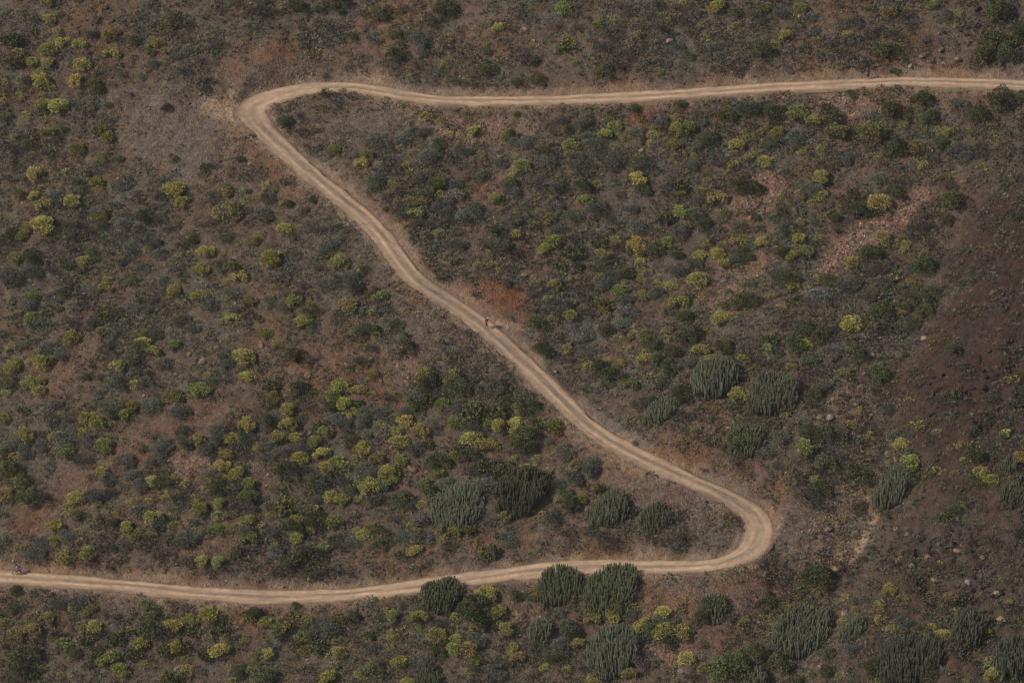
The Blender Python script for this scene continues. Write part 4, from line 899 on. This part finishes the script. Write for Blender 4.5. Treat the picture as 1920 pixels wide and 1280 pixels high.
def tuft_proto(n, up, w, seed):
    r = np.random.default_rng(seed); V = []; F = []
    for i in range(n):
        a = r.uniform(0, 6.283); el = r.uniform(0.15, 1.35); q = r.uniform(0, .35)
        p0 = np.array([q * math.cos(a), q * math.sin(a), 0.0]); d = np.array([math.cos(a) * math.cos(el), math.sin(a) * math.cos(el), math.sin(el) * up]) * r.uniform(.6, 1.1)
        s = np.array([-math.sin(a), math.cos(a), 0]) * w
        k = len(V); V += [p0 - s, p0 + s, p0 + d]; F.append((k, k + 1, k + 2))
    return np.array(V), np.array(F)
TUFT = [tuft_proto(18, 0.9, 0.12, 200 + i) for i in range(6)]
def puff_proto(seed, n=34):
    r = np.random.default_rng(seed); V = []; F = []
    for i in range(n):
        d = unit(r.normal(size=3)); d[2] = abs(d[2]) * .8 + .03
        p = d * r.uniform(.6, 1.0); t = unit(np.cross(d, r.normal(size=3))) * .16; e = d * .30 + r.normal(size=3) * .07
        k = len(V); V += [p - t, p + t, p + e]; F.append((k, k + 1, k + 2))
    return np.array(V), np.array(F)
PUFF = [puff_proto(300 + i) for i in range(6)]

def field(A, x, y):
    u = np.clip(((x - GX0) / GS).astype(int), 0, len(gx) - 1); v = np.clip(((y - GY0) / GS).astype(int), 0, len(gy) - 1)
    return A[v, u]
def scatter(n, dens):
    x = rng.uniform(GX0 + 1, GX1 - 1, n); y = rng.uniform(GY0 + 1, GY1 - 1, n)
    u_, v_ = project(np.stack([x, y, hf(x, y)], 1))
    keep = (rng.random(n) < dens(x, y)) & (u_ > -170) & (u_ < 2090) & (v_ > -140) & (v_ < 1420)
    x, y = x[keep], y[keep]
    return np.stack([x, y, hf(x, y)], 1)
bare_f = np.clip(bare + 0.0, 0, 1)
def clump(x, y):
    u = x * 0.868 - y * 0.496; v = x * 0.496 + y * 0.868
    return sstep(-0.35, 0.4, .6 * vnoise(x, y, 4.0, 2) + 0.5 * vnoise(x, y, 1.6, 3) + .7 * vnoise(u, v * .3, 5.0, 3))
def d_scrub(x, y): return (0.3 + 0.7 * clump(x, y)) * (1 - 0.93 * field(bare_f, x, y)) * (1 - 0.75 * field(scree, x, y)) * (field(RD, x, y) > 0.7) * (1 - .15 * field(DARKM, x, y)) * (1 - .5 * field(red, x, y))
def palette(n, cols, w, a=0.18):
    i = rng.choice(len(cols), n, p=np.array(w) / sum(w)); return np.array(cols)[i] * (1 + a * rng.normal(size=(n, 1))).clip(.4, 1.7)
P1 = scatter(90000, d_scrub)
merged('dry_grass', TUFT, P1, rng.uniform(.2, .5, len(P1)), palette(len(P1), [(.23, .195, .115), (.20, .180, .098), (.165, .140, .108), (.165, .165, .090)], [4, 3, 3, 2]), M_WOOD)
P2 = scatter(110000, lambda x, y: d_scrub(x, y) * 0.9)
merged('low_scrub', PUFF, P2, 0.22 + .62 * rng.random(len(P2)) ** 1.7, palette(len(P2), [(.160, .162, .126), (.110, .094, .080), (.20, .185, .100), (.135, .114, .090), (.34, .32, .10)], [6, 4, 3, 3, .8]), M_LEAF)
if leftover:
    PL = np.array([q['pos'] for q in leftover])
    merged('small_spurge_shrubs', [p_[:2] for p_ in [(PROTO_v) for PROTO_v in [lobed_crown(9, 42, .36, .13, .95, .55, WHITE, .85, .4).arrays() for _ in range(4)]]], PL, np.array([1.15 * q['r'] / PXM for q in leftover]), np.array([vary(TINT[q['k']])[:3] for q in leftover]), M_LEAF)
P6 = scatter(15000, lambda x, y: d_scrub(x, y) * .28 * (1 - .7 * field(DARKM, x, y)))
merged('small_spurge_seedlings', [lobed_crown(6, 22, .42, .2, .9, .5, WHITE, .8, .42, .13, .15, .15).arrays()[:2] for _ in range(4)], P6, .22 + .32 * rng.random(len(P6)) ** 1.5, np.array([vary(TINT['y' if rng.random() < .7 else 'o'])[:3] for _ in P6]), M_LEAF)
# roadside weeds and green film under the fill slopes
def d_weed(x, y):
    g = field(RD, x, y); return ((g > .25) & (g < 1.5)) * sstep(.15, .6, vnoise(x, y, 6, 5)) * .55
P3 = scatter(60000, d_weed)
merged('roadside_weeds', PUFF[:3] + TUFT[:3], P3, rng.uniform(.10, .30, len(P3)), palette(len(P3), [(.095, .105, .035), (.165, .135, .06), (.13, .10, .07)], [3, 2, 3]), M_LEAF)

def d_stone(x, y):
    g = field(RD, x, y)
    return (0.05 + .22 * field(grey, x, y) + .30 * field(scree, x, y) + .16 * field(red, x, y) + .10 * field(bare_f, x, y) + .12 * sstep(.2, .7, vnoise(x, y, 7, 6)) + .22 * field(DARKM, x, y) + .26 * (g < 2.0)) * (g > -.05)
P4 = scatter(330000, d_stone)
sz = 0.05 + 0.12 * rng.random(len(P4)) ** 3.0 + 0.05 * rng.random(len(P4)) * field(scree, P4[:, 0], P4[:, 1])
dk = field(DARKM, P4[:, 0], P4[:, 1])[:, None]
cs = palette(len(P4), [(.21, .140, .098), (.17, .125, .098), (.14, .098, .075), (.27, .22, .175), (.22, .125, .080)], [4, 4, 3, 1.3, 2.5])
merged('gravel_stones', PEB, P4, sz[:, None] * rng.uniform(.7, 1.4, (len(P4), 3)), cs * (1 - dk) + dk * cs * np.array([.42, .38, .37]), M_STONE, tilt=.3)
P5 = scatter(26000, lambda x, y: (0.9 * field(scree, x, y) ** 1.5 + .16 * field(DARKM, x, y) + .02 * field(red, x, y) + .012 * (1 - field(bare_f, x, y))) * (field(RD, x, y) > .4))
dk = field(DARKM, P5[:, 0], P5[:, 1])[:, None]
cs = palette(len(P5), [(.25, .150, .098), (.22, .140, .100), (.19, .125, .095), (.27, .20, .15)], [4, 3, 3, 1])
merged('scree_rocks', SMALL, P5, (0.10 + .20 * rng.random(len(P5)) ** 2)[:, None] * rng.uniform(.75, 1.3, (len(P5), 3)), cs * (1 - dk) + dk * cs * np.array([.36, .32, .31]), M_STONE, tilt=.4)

# rubble strips: broken rock lying closely packed
SP = []
for cx_, cy_, ax_r, ay_r, ro_, am_ in SCREE:
    n = int(ax_r * ay_r * math.pi / 225 * 13 * am_ ** 2)
    q = np.sqrt(rng.random(n)); a = rng.uniform(0, 6.283, n); c_, s_ = math.cos(math.radians(ro_)), math.sin(math.radians(ro_))
    du = q * np.cos(a) * ax_r + 5 * rng.normal(size=n); dv = q * np.sin(a) * ay_r + 5 * rng.normal(size=n)
    SP.append(ground_at(cx_ + du * c_ - dv * s_, cy_ + du * s_ + dv * c_))
SP = np.concatenate(SP); SP = SP[field(RD, SP[:, 0], SP[:, 1]) > .5]
merged('scree_rubble', PEB + PEB[:4], SP, (0.09 + .17 * rng.random(len(SP)) ** 1.6)[:, None] * rng.uniform(.75, 1.35, (len(SP), 3)), palette(len(SP), [(.32, .195, .132), (.27, .170, .120), (.20, .128, .094), (.32, .23, .17)], [4, 3, 3, .8]), M_STONE, tilt=.4)

# ------------------------------------------------------------------ rock outcrops on the far side of the gully: each ledge a block of broken strata
OUT = [(1770, 730, 120, 'dark jagged rock outcrop in the middle of the dark right slope'), (1870, 690, 90, 'black rock outcrop against the right edge of the frame'), (1850, 790, 100, 'long dark outcrop below the black one at right edge'),
       (1690, 1045, 110, 'layered brown outcrop right of the pale dirt chute'), (1790, 1030, 90, 'upper layered outcrop on the slope right of the chute'), (1850, 1110, 110, 'big dark outcrop above the bottom right cacti'), (1720, 1085, 80, 'low dark ledge under the layered brown outcrop'),
       (215, 35, 90, 'dark rock ledge in the upper left corner'), (1815, 60, 60, 'dark rocks high in the top right corner')]
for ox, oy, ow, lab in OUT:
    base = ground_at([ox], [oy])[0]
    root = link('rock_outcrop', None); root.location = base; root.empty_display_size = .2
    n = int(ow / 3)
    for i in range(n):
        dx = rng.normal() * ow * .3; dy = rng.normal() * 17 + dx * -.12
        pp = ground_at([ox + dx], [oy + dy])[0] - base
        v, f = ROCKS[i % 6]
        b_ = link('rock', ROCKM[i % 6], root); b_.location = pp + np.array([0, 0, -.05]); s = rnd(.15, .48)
        b_.scale = (s * 1.6, s * .8, s * 1.1); b_.rotation_euler = (rnd(-.7, .7), rnd(-.7, .7), rnd(-3, 3)); b_.color = vary((.046, .031, .025) if ox > 1000 else (.075, .055, .045))  # right-hand rocks match the slope's darkened colour
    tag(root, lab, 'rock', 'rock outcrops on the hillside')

# ------------------------------------------------------------------ people and the bicycle
def skinned(name, chains, mat, parent, voxel=0.014, balls=()):
    """one continuous surface grown around tapered limbs"""
    mb = MB()
    for pts, rad in chains:
        pts = np.asarray(pts, float); rad = np.broadcast_to(np.asarray(rad, float), (len(pts),))
        P = []; Rr = []
        for i in range(len(pts) - 1):
            for t in (0, .33, .66): P.append(pts[i] * (1 - t) + pts[i + 1] * t); Rr.append(rad[i] * (1 - t) + rad[i + 1] * t)
        P.append(pts[-1]); Rr.append(rad[-1])
        d0 = unit(P[0] - P[1]); d1 = unit(P[-1] - P[-2])
        P = [P[0] + d0 * Rr[0] * .7] + P + [P[-1] + d1 * Rr[-1] * .7]; Rr = [Rr[0] * .6] + Rr + [Rr[-1] * .6]
        tube(mb, P, Rr, 10)
    for c, s in balls:
        bm = bmesh.new(); bmesh.ops.create_icosphere(bm, subdivisions=2, radius=1)
        V = np.array([v.co[:] for v in bm.verts]) * np.asarray(s) + np.asarray(c); F = np.array([[v.index for v in f.verts] for f in bm.faces]); bm.free(); mb.add(V, F, WHITE)
    me = mb.mesh(name, True); me.materials.append(mat)
    o = link(name, me, parent)
    md = o.modifiers.new('remesh', 'REMESH'); md.mode = 'VOXEL'; md.voxel_size = voxel; md.use_smooth_shade = True
    sm = o.modifiers.new('smooth', 'SMOOTH'); sm.factor = .5; sm.iterations = 3
    return o
SKIN = plain_mat('skin', (.42, .24, .16), .6); HAIR = plain_mat('hair', (.03, .022, .018), .7)
def hand(wrist, dirv, up, curl=.5):
    """palm and five fingers"""
    w = np.asarray(wrist, float); d = unit(np.asarray(dirv, float)); u = unit(np.asarray(up, float)); s = unit(np.cross(d, u)); u = np.cross(s, d)
    ch = [([w, w + d * .05, w + d * .09], [.026, .036, .034])]
    for k, (o_, l) in enumerate(((-.03, .066), (-.01, .078), (.01, .072), (.03, .056))):
        b = w + d * .085 + s * o_; m_ = b + d * l * .5 - u * curl * .02; e_ = m_ + d * l * .35 - u * curl * .045
        ch.append(([b, m_, e_], [.0105, .0095, .008]))
    b = w + d * .03 - s * .032; ch.append(([b, b + d * .035 - s * .028, b + d * .065 - s * .03 - u * .01], [.012, .011, .009]))
    return ch
def figure(name, J, mats, parent_loc, rz, label, hat, pack=None):
    """J: joints; facing +X, left side +Y"""
    root = link('person', None); root.location = parent_loc; root.rotation_euler = (0, 0, rz); root.empty_display_size = .2
    A = {k: np.array(v, float) for k, v in J.items()}
    hd = A['head']; fw = unit(A.get('look', np.array([1, 0, 0])))
    up = np.array([0, 0, 1.0]); up = unit(up - fw * (up @ fw)); sd = np.cross(up, fw)
    ch = [([A['pelvis'], (A['pelvis'] + A['chest']) / 2, A['chest']], [.135, .125, .145]), ([A['chest'], A['neck']], [.12, .06]), ([A['neck'], hd - up * .04], [.055, .055])]
    ch.append(([A['shL'], A['shR']], [.075, .075])); ch.append(([A['hipL'], A['hipR']], [.11, .11]))
    for s in 'LR':
        ch.append(([A['sh' + s], A['el' + s], A['wr' + s]], [.055, .042, .028])); ch.append(([A['hip' + s], A['kn' + s], A['an' + s]], [.095, .058, .038]))
        ch.append(([A['kn' + s] * .68 + A['an' + s] * .32 + np.array([-.01, 0, 0]), A['kn' + s] * .5 + A['an' + s] * .5], [.054, .046]))
        ch += hand(A['wr' + s], A['wr' + s] - A['el' + s], (0, 0, 1), .9)
    balls = [(hd, (.092, .075, .118)), (hd + fw * .085 - up * .025, (.03, .016, .022)), (hd + fw * .05 - up * .085, (.045, .045, .035)), (hd + sd * .077 - up * .01, (.02, .012, .032)), (hd - sd * .077 - up * .01, (.02, .012, .032))]
    skinned('body', ch, SKIN, root, .013, balls)
    sh = [([A['pelvis'] + (0, 0, .03), (A['pelvis'] + A['chest']) / 2, A['chest']], [.150, .142, .162]), ([A['chest'], A['neck'] - (0, 0, .02)], [.14, .075]), ([A['shL'], A['shR']], [.092, .092])]
    for s in 'LR': sh.append(([A['sh' + s], A['sh' + s] * .3 + A['el' + s] * .7], [.078, .066]))
    skinned('shirt', sh, mats['shirt'], root, .018)
    so = [([A['hipL'], A['hipR']], [.13, .13]), ([A['pelvis'], A['pelvis'] + (0, 0, .04)], [.14, .145])]
    lg = mats.get('leglen', .7)
    for s in 'LR': so.append(([A['hip' + s], A['hip' + s] * (1 - lg) + A['kn' + s] * lg], [.115, .092]))
    skinned('shorts', so, mats['shorts'], root, .018)
    for s in 'LR':
        f = A['toe' + s] - A['an' + s]
        skinned('shoe', [([A['an' + s] - (0, 0, .02), A['an' + s] - (0, 0, .045) + f * .2], [.05, .05]), ([A['an' + s] - (0, 0, .05) - f * .25, A['toe' + s]], [.045, .038])], mats['shoe'], root, .016)
    # eyes, hair, headgear
    for q in (-1, 1):
        mb = MB(); tube(mb, [hd + fw * .078 + sd * q * .032 + up * .012, hd + fw * .092 + sd * q * .032 + up * .012], [.011, .006], 6); me = mb.mesh('eye'); me.materials.append(HAIR); link('eye', me, root)
    skinned('hair', [([hd - fw * .03 + up * .03, hd - fw * .055 - up * .05], [.082, .062])], HAIR, root, .016)
    capc = [([hd + up * .055 - fw * .01, hd + up * .085 - fw * .015], [.098, .075])]
    if hat == 'cap': capc.append(([hd + up * .055 + fw * .07 + sd * .03, hd + up * .045 + fw * .165], [.035, .022])); capc.append(([hd + up * .055 + fw * .07 - sd * .03, hd + up * .045 + fw * .165], [.035, .022]))
    else: capc = [([hd + up * .05 - fw * .06, hd + up * .065 + fw * .06], [.108, .102])]
    skinned('cap' if hat == 'cap' else 'helmet', capc, mats['hat'], root, .014)
    if pack is not None:
        bk = unit(np.cross(A['chest'] - A['pelvis'], sd)); bk = bk if bk[0] < 0 else -bk
        c = A['pelvis'] * .35 + A['chest'] * .65
        skinned('backpack', [([c + bk * .17 - unit(A['chest'] - A['pelvis']) * .13, c + bk * .19, c + bk * .16 + unit(A['chest'] - A['pelvis']) * .14], [.09, .11, .085])], pack, root, .018)
    tag(root, label, 'person', None)
    return root
def face_dir(i, sign):      # heading along the road near a spot
    j = np.argmin(np.hypot(RC[:, 0] - i[0], RC[:, 1] - i[1])); t = tan[j] * sign; return math.atan2(t[1], t[0])
BLACK = plain_mat('black_cloth', (.02, .02, .022), .8); WHITE_C = plain_mat('white_cloth', (.75, .74, .76), .8); DARKSHOE = plain_mat('shoe_fabric', (.10, .10, .10), .8)
RUN = dict(pelvis=(0, 0, .95), chest=(.12, 0, 1.32), neck=(.18, 0, 1.50), head=(.23, 0, 1.63), look=(1, .2, -.2), shL=(.13, .19, 1.43), shR=(.13, -.19, 1.43),
    elL=(-.10, .27, 1.20), wrL=(.12, .23, 1.06), elR=(.14, -.30, 1.15), wrR=(.38, -.22, 1.20), hipL=(-.01, .10, .92), hipR=(.01, -.10, .92),
    knL=(-.06, .11, .50), anL=(-.40, .12, .33), toeL=(-.46, .12, .15), knR=(.20, -.11, .52), anR=(.14, -.10, .09), toeR=(.33, -.10, .035))
g0 = ground_at([912], [617])[0]
figure('runner', RUN, dict(shirt=plain_mat('red_cloth', (.50, .035, .04), .8), shorts=BLACK, shoe=DARKSHOE, hat=WHITE_C, leglen=.8), g0 + (0, 0, .01), face_dir(g0, 1) + .35, 'person in red shirt, black shorts and white cap running down the diagonal road', 'cap', plain_mat('dark_pack', (.06, .03, .035), .8))
WALK = dict(pelvis=(0, 0, .95), chest=(.10, 0, 1.33), neck=(.15, 0, 1.50), head=(.19, 0, 1.63), look=(1, 0, -.15), shL=(.11, .19, 1.43), shR=(.11, -.19, 1.43),
    elL=(.12, .26, 1.16), wrL=(.34, .22, 1.12), elR=(-.12, -.27, 1.18), wrR=(.02, -.25, .98), hipL=(.01, .10, .92), hipR=(-.01, -.10, .92),
    knL=(.20, .11, .50), anL=(.30, .10, .09), toeL=(.49, .10, .05), knR=(-.03, -.11, .50), anR=(-.22, -.10, .14), toeR=(-.08, -.10, .035))
g1 = ground_at([1628], [151])[0]
figure('walker', WALK, dict(shirt=plain_mat('blue_cloth', (.025, .065, .20), .8), shorts=plain_mat('navy_cloth', (.015, .017, .035), .8), shoe=DARKSHOE, hat=plain_mat('red_cap', (.48, .03, .06), .8), leglen=.85), g1 + (0, 0, .01), face_dir(g1, 1), 'person in blue shirt, dark shorts and red cap walking on the upper road', 'cap', None)

# the cyclist riding along the lower road
g2 = ground_at([36], [1079])[0]; hz2 = face_dir(g2, 1) + 0.15
bike = link('bicycle', None); bike.location = g2 + (0, 0, .01); bike.rotation_euler = (0, 0, hz2); bike.empty_display_size = .2
M_FR = plain_mat('frame_paint', (.025, .025, .03), .4, .5); M_TY = plain_mat('tyre_rubber', (.02, .02, .02), .85); M_MET = plain_mat('alloy', (.35, .35, .36), .35, .5, .9)
for wxp in (.56, -.52):
    wh = link('wheel', None, bike); wh.location = (wxp, 0, .345); wh.empty_display_size = .1
    mb = MB(); a = np.linspace(0, 2 * math.pi, 41); tube(mb, np.stack([np.cos(a) * .32, a * 0, np.sin(a) * .32], 1), .027, 7, cap=False); me = mb.mesh('tyre', True); me.materials.append(M_TY); link('tyre', me, wh)
    mb = MB(); tube(mb, np.stack([np.cos(a) * .288, a * 0, np.sin(a) * .288], 1), .012, 6, cap=False); me = mb.mesh('rim', True); me.materials.append(M_MET); link('rim', me, wh)
    mb = MB(); tube(mb, [(0, -.05, 0), (0, .05, 0)], .022, 8)
    for k in range(20): tube(mb, [(0, .03 * (-1) ** k, 0), (math.cos(k * .314) * .285, 0, math.sin(k * .314) * .285)], .0025, 3)
    me = mb.mesh('spokes'); me.materials.append(M_MET); link('spokes', me, wh)
bb = (-.05, 0, .31); st_ = (-.20, 0, .80); hdt = (.36, 0, .86); hdb = (.40, 0, .70); ra = (-.52, 0, .345); fa = (.56, 0, .345)
mb = MB()
for p0, p1, r_ in ((bb, st_, .018), (st_, hdt, .018), (bb, hdb, .022), (hdt, hdb, .024)): tube(mb, [p0, p1], r_, 8)
for q in (-1, 1):
    tube(mb, [(bb[0], .03 * q, bb[2]), (ra[0], .06 * q, ra[2])], .011, 6); tube(mb, [(st_[0], .02 * q, st_[2]), (ra[0], .06 * q, ra[2])], .010, 6)
me = mb.mesh('frame', True); me.materials.append(M_FR); link('frame', me, bike)
mb = MB()
for q in (-1, 1): tube(mb, [(hdb[0], .055 * q, hdb[2] - .02), (fa[0], .055 * q, fa[2])], .016, 7)
tube(mb, [(hdb[0], -.06, hdb[2] - .02), (hdb[0], .06, hdb[2] - .02)], .018, 7); me = mb.mesh('fork', True); me.materials.append(M_FR); link('fork', me, bike)
mb = MB(); tube(mb, [(.36, 0, .86), (.40, 0, .93)], .016, 7); tube(mb, [(.33, -.36, .95), (.40, -.1, .935), (.40, .1, .935), (.33, .36, .95)], .013, 7); me = mb.mesh('handlebar', True); me.materials.append(M_FR); link('handlebar', me, bike)
mb = MB(); tube(mb, [st_, (-.235, 0, .93)], .013, 7); tube(mb, [(-.36, 0, .955), (-.25, 0, .96), (-.10, 0, .945)], [.065, .055, .022], 8); me = mb.mesh('saddle', True); me.materials.append(M_FR); link('saddle', me, bike)
mb = MB(); tube(mb, [(-.05, -.07, .31), (-.05, .07, .31)], .03, 8); tube(mb, [(-.05, .08, .31), (.11, .08, .26)], .012, 6); tube(mb, [(-.05, -.08, .31), (-.21, -.08, .36)], .012, 6); tube(mb, [(.11, .08, .26), (.11, .17, .26)], .02, 6); tube(mb, [(-.21, -.08, .36), (-.21, -.17, .36)], .02, 6)
a = np.linspace(0, 6.283, 25); tube(mb, np.stack([-.05 + np.cos(a) * .085, a * 0 + .05, .31 + np.sin(a) * .085], 1), .008, 5, cap=False); me = mb.mesh('crank', True); me.materials.append(M_MET); link('crank', me, bike)
tag(bike, 'dark mountain bicycle ridden left along the lower road', 'bicycle')
RIDE = dict(pelvis=(-.22, 0, 1.03), chest=(.10, 0, 1.32), neck=(.22, 0, 1.44), head=(.30, 0, 1.55), look=(1, 0, -.1), shL=(.14, .19, 1.38), shR=(.14, -.19, 1.38),
    elL=(.26, .33, 1.14), wrL=(.30, .30, .99), elR=(.26, -.33, 1.14), wrR=(.30, -.30, .99), hipL=(-.20, .10, .99), hipR=(-.20, -.10, .99),
    knL=(.22, .12, .75), anL=(.08, .13, .36), toeL=(.24, .13, .29), knR=(.17, -.12, .84), anR=(-.24, -.13, .47), toeR=(-.08, -.13, .39))
figure('cyclist', RIDE, dict(shirt=plain_mat('pink_white_jersey', (.46, .22, .30), .8), shorts=plain_mat('purple_tights', (.11, .06, .13), .8), shoe=DARKSHOE, hat=BLACK, leglen=1.0), g2 + (0, 0, .01), hz2, 'person in pink jersey and purple shorts riding the bicycle at left edge', 'helmet', BLACK)

# ------------------------------------------------------------------ thin dusty air over the ravine
mb = MB()
x0, x1, y0, y1, z0, z1 = -440, 440, -480, 480, -420, 400
v = [(x, y, z) for z in (z0, z1) for y in (y0, y1) for x in (x0, x1)]
f = [(0, 2, 3), (0, 3, 1), (4, 5, 7), (4, 7, 6), (0, 1, 5), (0, 5, 4), (2, 6, 7), (2, 7, 3), (0, 4, 6), (0, 6, 2), (1, 3, 7), (1, 7, 5)]
me = fast_mesh('haze', np.array(v, float), np.array(f)); m = bpy.data.materials.new('dusty_air'); m.use_nodes = True
nt = m.node_tree
for n in list(nt.nodes):
    if n.type == 'BSDF_PRINCIPLED': nt.nodes.remove(n)
pv = nt.nodes.new('ShaderNodeVolumePrincipled'); pv.inputs['Color'].default_value = (.86, .84, .82, 1); pv.inputs['Density'].default_value = 0.00009; pv.inputs['Anisotropy'].default_value = 0.2
nt.links.new(pv.outputs['Volume'], nt.nodes['Material Output'].inputs['Volume'])
me.materials.append(m); link('haze', me, kind='stuff')
